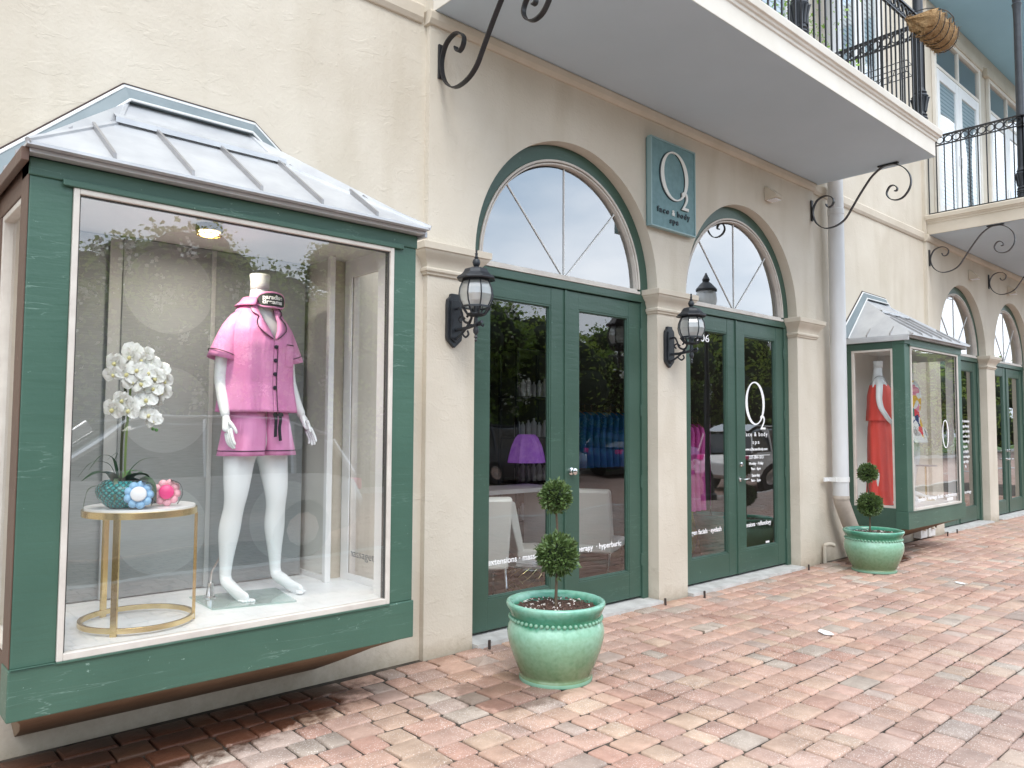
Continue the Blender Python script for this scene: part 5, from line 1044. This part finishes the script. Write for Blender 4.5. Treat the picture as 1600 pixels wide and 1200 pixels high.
for i,(x,y,z) in enumerate(spots):
    if z>.44: x-=.045; z-=.05
    f=bpy.data.objects.new('flower',fmesh_me); col.objects.link(f); f.parent=orc; f.location=(x,y,z); f.rotation_euler=(rnd(-.35,.35),rnd(-.5,.5),rnd(-.7,.3)-.2); s_=rnd(.95,1.22); f.scale=(s_,s_,s_)
    h=bpy.data.objects.new('flower_heart',hme); col.objects.link(h); h.parent=f
for z in (.30,.455): pass
bu=MB(); 
for q in ((.115,-.03,.40),(.13,-.03,.395),(.115,-.03,.275),(.13,-.03,.27)): bu.sphere(q,.008,8,6)
bu.build('bud','leaf_pale',orc,smooth='all')
# flower-shaped bath sponges
def sponge(loc,rot,m1,m2,label,ri):
    r=empty('flower_sponge',loc,label=label,cat='gift'); r.rotation_euler=rot
    a=MB(); 
    for k in range(9):
        q=2*PI*k/9; a.sphere((.042*math.cos(q),0,.042*math.sin(q)),.019,10,8,(1,.9,1))
    a.sphere((0,0,0),.042,14,8,(1,.45,1)); a.build('petals',m1,r,smooth='all')
    b=MB(); b.lathe([(0,.032),(.006,.031),(.010,.026),(.011,.001)],n=28); b.build('disc',m2,r,smooth=True,loc=(0,-.020,0),rot=(PI/2,0,0))
    rr=MB(); rr.strip(spline([(.01,-.02,.055),(.05,-.018,.04),(.066,.0,0),(.05,.01,-.045)],6),(0,1,0),.022,.002); rr.build('ribbon','ribbon_black',r)
    return r
sponge((1.035,-.49,1.155),(-.25,.0,-.35),'blue_soap','card_white','blue flower-shaped gift with a white disc beside the teal bowl','')
sponge((1.175,-.41,1.152),(-.2,.1,-.4),'pink_soap','hot_pink','pink flower-shaped gift with a hot pink centre at the table edge','')
cb=empty('gift_box',(1.17,-.26,1.095),math.radians(-20),label='small black and white gift card box behind the pink gift',cat='box')
MB().box(-.05,.05,-.015,.015,0,.06).build('box_body','ribbon_black',cb,bevel=.002); MB().box(-.052,.052,-.017,.017,.061,.083).build('box_lid','card_white',cb,bevel=.002)
# lit ceiling lamp
cl=empty('ceiling_lamp',(1.39,-.25,2.43),label='small lit round ceiling lamp inside the nearer display window',cat='ceiling lamp')
a=MB(); a.lathe([(0,.062),(-.03,.064),(-.034,.062),(-.034,.05)],n=32); a.build('housing','brass_dark',cl,smooth=True)
a=MB(); a.lathe([(-.030,.048),(-.044,.046),(-.052,.036),(-.056,.01)],n=28); a.build('diffuser','lamp_lit',cl,smooth=True)
a=MB(); a.lathe([(-.046,.055),(-.046,.060),(-.051,.060),(-.051,.055)],n=28,cap=False)
for k in range(4): q=PI/4+k*PI/2; a.tube([(.058*math.cos(q),.058*math.sin(q),-.03),(.058*math.cos(q),.058*math.sin(q),-.048),(.02*math.cos(q),.02*math.sin(q),-.062)],.003,5)
a.build('guard','gold',cl)
ld=bpy.data.lights.new('display_lamp_light','AREA'); ld.shape='DISK'; ld.size=.10; ld.energy=4.5; ld.color=(1,.9,.75); lo=bpy.data.objects.new('display_lamp_light',ld); col.objects.link(lo); lo.parent=cl; lo.location=(0,0,-.07)
# farther window: small side table
t2=empty('side_table',(10.40,-.28,.572),label='small grey side table beside the floral dress mannequin',cat='table'); a=MB(); a.lathe([(.42,.13),(.435,.13)],n=24); a.build('table_top','strap_grey',t2); a=MB(); a.tube([(0,0,0),(0,0,.42)],.012,8); a.lathe([(0,.1),(.02,.1),(.03,.02)],n=20); a.build('stand','gold',t2)
# ================================================================== SHOP INTERIOR THINGS
def salon_chair(loc,rz,label):
    r=empty('lounge_chair',loc,rz,label=label,cat='chair',group='white leather chairs inside the shop')
    a=MB(); a.prism([(.05,.42),(.13,.40),(.28,1.0),(.27,1.03),(.22,1.04),(.17,1.02)],-.27,.27,'x'); a.build('backrest','leather_white',r,bevel=.02,seg=3)
    a=MB(); a.box(-.27,.27,-.42,.14,.34,.45); a.build('seat','leather_white',r,bevel=.03,seg=3)
    for s in (-1,1): a=MB(); a.tube(spline([(s*.24,.12,.36),(s*.24,.16,.0),(s*.24,-.36,.0),(s*.24,-.38,.34)],4),.012,8); a.build('leg','chrome',r)
    return r
c1=salon_chair((4.06,.95,-.0),math.radians(150),'white leather lounge chair behind the left pane of the nearest door')
c2=copy_tree(c1); c1.scale=(1,1,.86); c2.location=(5.45,1.0,0); c2.scale=(1.15,1.1,.86); c2.rotation_euler=(0,0,math.radians(118)); c2['label']='white leather lounge chair behind the right pane of the nearest door'
c3=copy_tree(c1); c3.location=(5.0,1.35,0); c3.rotation_euler=(0,0,math.radians(60)); c3.scale=(.75,.75,.75); c3['label']='smaller white leather chair farther inside, behind the topiary'
dk=empty('reception_desk',(4.9,1.9,0),label='long white reception desk top inside the nearest door',cat='desk'); MB().box(-.9,.9,-.25,.25,.80,.84).build('desk_top','white_paint',dk); MB().box(-.88,-.84,-.24,.24,0,.80).build('side_panel','white_paint',dk); MB().box(.84,.88,-.24,.24,0,.80).build('side_panel','white_paint',dk)
wt=empty('wire_table',(4.62,.85,0),label='low gold wire-basket table with magazines inside the nearest door',cat='table')
a=MB()
for k in range(16):
    q=2*PI*k/16; a.tube(spline([(.16*math.cos(q),.16*math.sin(q),.01),(.23*math.cos(q+.5),.23*math.sin(q+.5),.10),(.22*math.cos(q+1.1),.22*math.sin(q+1.1),.2),(.16*math.cos(q+1.6),.16*math.sin(q+1.6),.28)],3),.0035,4)
a.build('wire_base','gold',wt)
a=MB(); a.lathe([(.28,.24),(.295,.24)],n=32); a.build('glass_top','plate_glass',wt)
bk=MB(); bk.box(-.12,.10,-.08,.08,0,.02); bo=bk.build('magazine','card_white',loc=(4.62,.85,.297),rot=(0,0,.3)); tag(bo,'white magazines lying on the gold wire table','magazine')
sf=empty('shelf_unit',(6.35,2.75,0),label='black metal shelf unit of bottles inside the nearest door',cat='shelf')
a=MB(); 
for x in (-.30,.32):
    for y in (-.15,.15): a.box(x-.015,x+.015,y-.015,y+.015,0,2.38)
a.box(-.3,.32,-.15,.15,2.36,2.38); a.build('frame','black_metal',sf)
for z in (.35,.80,1.32,1.80,): MB().box(-.3,.32,-.15,.15,z,z+.02).build('shelf','black_metal',sf)
a=MB(); a.lathe([(0,.028),(.13,.028),(.15,.012),(.17,.012),(.172,.001)],n=12); bt=a.build('bottle','bottle_pale',smooth=True); first=True; ki=0
ORD=['first','second','third','fourth','fifth','sixth','seventh','eighth','ninth','tenth']
for z in (.37,.82,1.34,1.82):
    for k in range(6):
        if first: o=bt; first=False
        else: o=bt.copy(); col.objects.link(o)
        o.location=(6.10+.09*k,2.65,z); s_=1+.25*((k*7+ki)%3)/2; o.scale=(s_,s_,s_*1.05)
        tag(o,'%s pale bottle from the left on the %s of the black shelf unit'%(ORD[k],['bottom shelf','second shelf','third shelf','top shelf'][ki]),'bottle','bottles on the black shelf unit')
    ki+=1
# garments
def garment(loc,rz,m,w_,h_,label,grp):
    r=empty('hanging_garment',loc,rz,label=label,cat='garment',group=grp)
    a=MB(); a.loft([fold_ring(-z*h_,0,0,x*w_,y_,28,.05,5,z*5) for z,x,y_ in ((0,.15,.02),(.05,.5,.035),(.12,.62,.04),(.5,.5,.045),(1,.62,.055))],True,False); a.build('cloth',m,r,smooth='all')
    a=MB(); a.tube(spline([(0,0,.0),(0,0,.05),(.012,0,.07),(0,0,.085),(-.012,0,.075)],4),.003,5); a.tube([(-w_*.5,0,-.03),(0,0,.02),(w_*.5,0,-.03)],.008,5); a.build('hanger','wood_hanger',r)
    return r
rk=empty('clothes_rail',(6.65,1.9,0),label='black clothes rail with blue garments inside the nearest door',cat='clothes rail'); a=MB(); a.tube([(-.62,0,0),(-.62,0,1.72),(.62,0,1.72),(.62,0,0)],.012,8); a.tube([(-.62,-.2,.02),(-.62,.2,.02)],.012,6); a.tube([(.62,-.2,.02),(.62,.2,.02)],.012,6); a.build('rail','chrome',rk)
g0=garment((6.1,1.9,1.63),math.radians(70),'garment_blue',.30,.62,'','')
hues=['garment_blue','garment_teal','garment_blue','garment_blue','garment_teal']
for k in range(10):
    g=g0 if k==0 else copy_tree(g0)
    g.location=(6.12+.11*k,1.9,1.63); g['label']='%s blue garment from the left on the clothes rail'%ORD[k]; g['group']='blue garments on the rail'
g0=garment((7.2,1.05,1.52),math.radians(60),'garment_pink',.26,.95,'','')
for k in range(4):
    g=g0 if k==0 else copy_tree(g0)
    g.location=(7.10+.10*k,1.05,1.50); g['label']='%s long pink garment from the left inside the second arched door'%ORD[k]; g['group']='pink garments inside the second door'
rk2=empty('clothes_rail',(7.3,1.05,0),label='short rail carrying the pink garments inside the second door',cat='clothes rail'); a=MB(); a.tube([(-.35,0,0),(-.35,0,1.59),(.35,0,1.59),(.35,0,0)],.010,8); a.build('rail','chrome',rk2)
pl=empty('added_purple_glow',(5.78,2.15,.80),label='added lamp shape standing for the purple glow inside the nearest door',cat='lamp'); pl.scale=(.8,.8,.9); a=MB(); a.loft([fold_ring(z,0,0,r_,r_,56,.05,9,z*2,2) for z,r_ in ((.30,.25),(.38,.235),(.50,.20),(.60,.15),(.64,.11))],True,False); a.build('added_glow_shape','added_purple_glow',pl,smooth=True); a=MB(); a.lathe([(0,.07),(.02,.07),(.03,.02),(.32,.015)],n=16); a.build('lamp_base','black_metal',pl)  # added glowing shape in place of the purple glow behind the door
for (x,y,m_,s_,lb) in ((7.62,.92,'teal_glaze',1,'empty teal pot standing inside the second arched door'),(8.0-.22,1.45,'lime_glaze',.9,'lime green pot standing inside the second arched door')):
    a=MB(); a.lathe([(0,.14),(.3,.2),(.46,.23),(.5,.235),(.5,.21),(.3,.18)],n=32); o=a.build('indoor_pot',m_,smooth=True,loc=(x-.1,y,0)); o.scale=(s_,s_,s_); tag(o,lb,'pot')
# ================================================================== BALCONY THINGS
cbk=empty('coir_basket',(7.60,-1.33,5.15),label='brown coconut-fibre hanging basket on the nearer balcony railing',cat='hanging basket')
a=MB(); rings=[]
for k in range(17):
    u=-1+2*k/16; hw=.37*u; dep=(1-abs(u)**3)*.20+.03; d2=(1-abs(u)**3)*.15+.03; ring=[]
    for i in range(13):
        t=PI*i/12; ring.append((hw*(1+.02*math.sin(i)),-d2*math.sin(t)*1.1+.02,(.10-.0*u)-dep*(math.sin(t)**.8)*1.0+(.03*abs(math.cos(t)))+.018*math.sin(k*2.4)*math.sin(t)+.012*noise.noise(Vector((k,i,0)))))
    rings.append(ring)
# half-round trough: top edge open, rough felt
def trough(u,t): 
    hw=.36*u; e=(1-abs(u)**4); y=-.24*e*math.sin(t*.5*PI)*1.0-.02; z=.10-.26*e*(math.sin(PI*(.5+.5*(1-t)))*0+ (1-(1-2*abs(t-.5))**0))*1
    return y,z
a=MB(); rings=[]
for k in range(29):
    u=-1+2*k/28; e=(max(0,1-abs(u)**16))**.5; ring=[]
    for i in range(15):
        t=i/14; ang=PI*(1-t)   # from back top round the belly to the front top
        y=-.13*e*(1-math.cos(PI*t)) ; z=.10-.20*e*math.sin(PI*t)**.75
        rib=.016*math.sin(k*1.5+i*.2); nzz=.045*noise.noise(Vector((k*.7,i*.9,2)))
        ring.append((.36*u+nzz,y-.01+rib*math.sin(PI*t)-nzz,z+nzz+(.012*math.sin(k*1.7) if i in (0,14) else 0)))
    rings.append(ring)
a.loft(rings,False,False); cf=a.build('fibre_liner','coir',cbk,smooth='all'); cf.modifiers.new('s','SOLIDIFY').thickness=.02
a=MB()
for k in range(1100):   # loose fibres
    q=random.choice(rings)[random.randrange(15)]; p=Vector(q); d=Vector((rnd(-1,1),rnd(-1,.3),rnd(-1,1))).normalized(); a.tube([p,p+d*rnd(.01,.035),p+d*rnd(.03,.05)+Vector((rnd(-.01,.01),0,-.01))],.0012,3)
tag(a.build('loose_fibre','coir',cbk),kind='stuff')
a=MB(); a.tube(spline([(-.37,.0,.13),(-.32,-.18,.14),(-.15,-.28,.145),(.0,-.30,.145),(.15,-.28,.145),(.32,-.18,.14),(.37,0,.13)],5),.006,6); a.tube([(-.37,0,.13),(.37,0,.13)],.006,6)
for k in range(-2,3): 
    u=k/2.6; e=(1-abs(u)**14)**.5; a.tube([(.36*u,-.145*e*(1-math.cos(PI*i/10))-.0,.11-.235*e*math.sin(PI*i/10)**.75-.0) for i in range(11)],.005,5)
a.build('wire_frame','iron',cbk); cbk.scale=(.85,.9,.85)
ivy=empty('potted_vine',(6.1,-.8,4.45),label='leafy light green plant behind the nearer balcony railing',cat='plant'); a=MB()
for k in range(900):
    c=Vector((random.gauss(0,.28),random.gauss(0,.16),.42+min(.5,max(-.28,random.gauss(0,.22))))); d=Vector((rnd(-1,1),rnd(-1,1),rnd(-1,.5))).normalized()*rnd(.02,.045); s_=d.orthogonal().normalized()*d.length*.5; a.add([c,c+d*.5+s_,c+d,c+d*.5-s_],[(0,1,2),(0,2,3)])
a.build('leaves','ivy_leaf',ivy); a=MB(); a.lathe([(0,.12),(.2,.16),(.21,.15)],n=20); a.build('pot','brass_dark',ivy)
wr=empty('wire_rack',(8.12,-.55,5.12),label='thin black wire plant rack hooked on the end railing of the nearer balcony',cat='wire rack'); a=MB()
for z in (0,.12): a.tube([(0.03,-.45,z),(.03,.4,z),(.18,.4,z),(.18,-.45,z),(.03,-.45,z)],.005,5)
for k in range(7): y=-.4+k*.125; a.tube(spline([(.18,y,.12),(.20,y+.03,.06),(.18,y+.06,0),(.10,y+.03,-.02),(.03,y,0)],3),.004,4)
a.build('wire','iron',wr)
# ================================================================== STREET SIDE (seen in the glass)
def car(loc,rz,body,label,suv=True):
    r=empty('parked_car',loc,rz,label=label,cat='car',group='cars parked along the street')
    Hh=1.68 if suv else 1.45
    prof=[(-2.25,.42,.62,.80),(-2.15,.32,.80,.84),(-1.6,.28,.95,.90),(-1.0,.26,1.0,.92),(0,.26,1.02,.93),(1.0,.26,1.02,.93),(1.8,.28,1.0,.91),(2.15,.32,.92,.86),(2.28,.42,.72,.80)]
    a=MB(); a.loft([[(x,-w_*.93,z0),(x,-w_,z0+.2),(x,-w_,(z0+z1)/2+.1),(x,-w_*.90,z1),(x,w_*.90,z1),(x,w_,(z0+z1)/2+.1),(x,w_,z0+.2),(x,w_*.93,z0)] for x,z0,z1,w_ in prof]); a.build('body',body,r,smooth=True,bevel=.03)
    cab=[(-1.25,.98,.99,.80),(-.55,.98,Hh-.1,.70),(-.2,.98,Hh,.66),(1.3,.98,Hh-.03,.66),(1.95,.98,Hh-.25,.66),(2.12,.95,1.0,.78)]
    a=MB(); a.loft([[(x,-.82,z0),(x,-w_-.02,z1-.06),(x,-w_+.08,z1),(x,w_-.08,z1),(x,w_+.02,z1-.06),(x,.82,z0)] for x,z0,z1,w_ in cab]); a.build('windows','car_glass_solid' if 'car_glass_solid' in M else 'car_dark',r,smooth=True)
    a=MB(); a.loft([[(x,-w_+.05,z+.005),(x,w_-.05,z+.005),(x,w_-.05,z+.03),(x,-w_+.05,z+.03)] for x,z,w_ in ((-.45,Hh-.06,.69),(-.2,Hh,.67),(1.3,Hh-.03,.67),(1.9,Hh-.2,.66))]); a.build('roof',body,r,bevel=.01)
    a=MB()
    for s in (-1,1):
        for (x0,zt0,x1,zt1) in ((-1.25,1.0,-.5,Hh-.06),(.35,1.0,.35,Hh-.02),(1.3,1.0,1.35,Hh-.05),(2.1,1.0,1.9,Hh-.25)): a.tube([(x0,s*.84,zt0),(x1,s*.71,zt1)],.035,6)
    a.build('pillar',body,r)
    for x in (-1.42,1.42):
        for s in (-1,1):
            a=MB(); a.lathe([(-.11,.2),(-.11,.33),(-.08,.36),(.08,.36),(.11,.33),(.11,.2)],n=28); wo_=a.build('wheel','rubber',r,smooth=True,loc=(x,s*.82,.36),rot=(PI/2,0,0)); b=MB(); b.lathe([(.0,.20),(s*-.115,.20),(s*-.118,.05),(s*-.11,.001)],n=10); b.build('rim','chrome',wo_,smooth=True)
    for s in (-1,1):
        a=MB(); a.box(-2.27,-2.05,s*.60-.14,s*.60+.14,.68,.80); a.build('headlight','car_lamp',r,bevel=.03); a=MB(); a.box(2.14,2.29,s*.66-.10,s*.66+.10,.78,.92); a.build('tail_light','hot_pink',r,bevel=.02); a=MB(); a.box(-.75,-.6,s*.98-.08,s*.98+.08,1.0,1.12); a.build('mirror',body,r,bevel=.03)
    a=MB(); a.box(-2.29,-2.22,-.42,.42,.46,.66); a.build('grille','black_metal',r,bevel=.02)
    return r
mat('car_glass_solid',(.02,.025,.03),.05,coat=1)
car((2.9,-6.6,-.12),0,'car_silver','silver sports utility car parked opposite the nearer display window, seen in its glass')
car((14.6,-11.8,-.12),math.radians(180),'car_dark','dark car parked across the street, mirrored in the left leaf of the nearest door')
car((19.2,-6.6,-.12),math.radians(180),'car_white','white sports utility car parked opposite the second door, seen in its glass')
car((20.8,-12.0,-.12),math.radians(180),'car_blue','blue car parked across the street, mirrored in the nearest door',False)
car((27.5,-12.0,-.12),0,'car_silver','silver car farthest along the far kerb, seen small in the glass')
def tree(loc,H,R_,seed,label,bl=True,pale=False):
    random.seed(seed); r=empty('street_tree',loc,label=label,cat='tree',group='trees across the street')
    t=MB(); limbs=[]
    for k in range(5):
        a=2*PI*k/5+rnd(-.4,.4); p=[(0,0,0),(.1*math.cos(a),.1*math.sin(a),H*.2),(.35*R_*math.cos(a),.35*R_*math.sin(a),H*.5),(.6*R_*math.cos(a),.6*R_*math.sin(a),H*.78)]; t.tube(spline(p,4),.1,7,rfun=lambda q:.13*(1-.8*q)+.01)
    t.build('trunk','bark',r,smooth=True)
    cl=[]
    for k in range(46):
        d=Vector((random.gauss(0,1),random.gauss(0,1),random.gauss(0,.9))).normalized()*random.uniform(.35,1)**.6; cl.append((Vector((d.x*R_,d.y*R_,H*.57+d.z*H*.43)),rnd(.5,.95)*R_*.42))
    f=MB(); b=MB()
    for c,q in cl:
        for k in range(420):
            d=Vector((random.gauss(0,1),random.gauss(0,1),random.gauss(0,1))).normalized(); p=c+d*q*rnd(.5,1.08); ln=rnd(.09,.18); dr=Vector((rnd(-1,1),rnd(-1,1),rnd(-1,.4))).normalized(); s_=dr.cross(Vector((rnd(-1,1),rnd(-1,1),rnd(-1,1)))).normalized()*ln*.33
            f.add([p,p+dr*ln*.5+s_,p+dr*ln,p+dr*ln*.5-s_],[(0,1,2,3)])
        if bl and random.random()<.8:
            for j in range(3):
                d=Vector((random.gauss(0,1),random.gauss(0,1),abs(random.gauss(0,.8))-.2)).normalized(); cc=c+d*q*1.03
                for k in range(26):
                    p=cc+Vector((random.gauss(0,.09),random.gauss(0,.09),random.gauss(0,.11))); dr=Vector((rnd(-1,1),rnd(-1,1),rnd(-1,1))).normalized()*.05; s_=dr.orthogonal().normalized()*.04; b.add([p-dr,p+s_,p+dr,p-s_],[(0,1,2,3)])
    f.build('crown','tree_leaf_pale' if pale else 'tree_leaf',r)
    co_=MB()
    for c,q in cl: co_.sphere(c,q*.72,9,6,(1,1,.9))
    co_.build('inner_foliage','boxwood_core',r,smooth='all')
    if b.v: b.build('blossoms','blossom',r)
    return r
T=[(1.5,-15.5,6.6,2.6,1,'crepe myrtle with white blossom opposite the nearer display window',True,False),(6.0,-15,5.6,2.7,2,'white-flowering myrtle opposite the left pilaster',True,False),(10.6,-16,6.2,3.0,3,'dark leafy tree opposite the nearest door',False,False),(14.6,-14.6,5.3,2.6,4,'white-flowering myrtle opposite the second door',True,False),(19,-16,5.5,3.2,5,'pale green tree opposite the downpipe',False,True),(24,-15,5.6,2.9,6,'myrtle opposite the farther display window',True,False),(29.5,-16,6.0,3.3,7,'broad tree opposite the far arches',False,True),(36,-16,6.2,3.3,8,'last tree along the far side of the street',False,False),(-3.5,-15.5,6.6,2.8,9,'myrtle behind the camera to the left',True,False),(8.2,-22,7.2,3.5,10,'tall tree standing behind the street row',False,True),(17,-22,7.0,3.5,12,'tall dark tree behind the second row',False,False)]
TT=[tree((x,y,-.02),h,r_,sd_,lb,bl,pa) for x,y,h,r_,sd_,lb,bl,pa in T]
for i_,(x,y,k_,s_,lb) in enumerate(((41.5,-14.5,2,1.05,'dark tree beyond the far arches, first past the corner'),(47.5,-14,4,1.1,'pale tree beyond the far arches, second past the corner'),(54,-14.5,2,1.2,'dark tree beyond the far arches, third past the corner'),(61,-14,6,1.2,'broad tree at the far end of the street'),(26,-23,10,1,'tall dark tree in the rear row, opposite the farther window'),(33,-23,9,1,'tall pale tree in the rear row, opposite the far arches'),(1,-23,9,.9,'tall pale tree in the rear row, opposite the nearer window'),(12.6,-19,4,.85,'pale tree between the two rows, opposite the nearest door'))):
    c=copy_tree(TT[k_]); c.location=(x,y,-.02); c.rotation_euler=(0,0,1.1*i_); c.scale=(s_,s_,s_*.86); c['label']=lb
random.seed(77)
# shrubs low hedge
hd=empty('hedge',(14,-18.5,0),label='dark clipped hedge along the far lawn, seen in the glass',cat='hedge'); a=MB()
for k in range(9000):
    c=Vector((rnd(-24,26),rnd(-.5,.5),rnd(0,1.5)+.15*math.sin(k))); dr=Vector((rnd(-1,1),rnd(-1,1),rnd(-1,1))).normalized()*rnd(.1,.2); s_=dr.orthogonal().normalized()*.09; a.add([c,c+dr*.5+s_,c+dr,c+dr*.5-s_],[(0,1,2,3)])
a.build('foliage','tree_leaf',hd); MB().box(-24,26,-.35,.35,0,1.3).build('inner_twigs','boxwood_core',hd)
# street lamp with acorn globe
sl=empty('street_lamp',(13.6,-4.75,0),label='dark post-top street lamp at the kerb, mirrored in the second arch',cat='street lamp')
a=MB(); a.lathe([(0,.17),(.1,.17),(.14,.12),(.5,.10),(.6,.065),(3.7,.05),(3.75,.09),(3.82,.07),(3.86,.12)],n=16); a.build('post','iron_paint',sl,smooth=True)
a=MB(); a.lathe([(3.86,.12),(3.92,.19),(4.1,.235),(4.25,.22),(4.3,.2)],n=20,cap=False); a.build('globe','lantern_glass',sl,smooth=True)
a=MB(); a.lathe([(4.3,.23),(4.34,.23),(4.42,.16),(4.46,.12),(4.5,.07),(4.55,.08),(4.6,.05),(4.68,.01)],n=20); a.build('cap','iron_paint',sl,smooth=True)
# house across the street
hs=empty('gabled_house',(20,-33,0),label='beige gabled house across the street, seen between the trees in the glass',cat='house')
a=MB(); a.box(-9,9,-4,4,0,5.2); a.build('wall','far_wall',hs); a=MB(); a.prism([(-4.6,5.2),(4.6,5.2),(0,8.2)],-9.5,9.5,'x'); a.build('roof','far_roof',hs)
for k in range(6):
    x=-7.5+3*k; f=MB().box(x-.6,x+.6,4.0,4.05,1.2,2.9).build('window','white_paint',hs); MB().box(x-.5,x+.5,4.051,4.06,1.3,2.8).build('pane','dark_room',f)
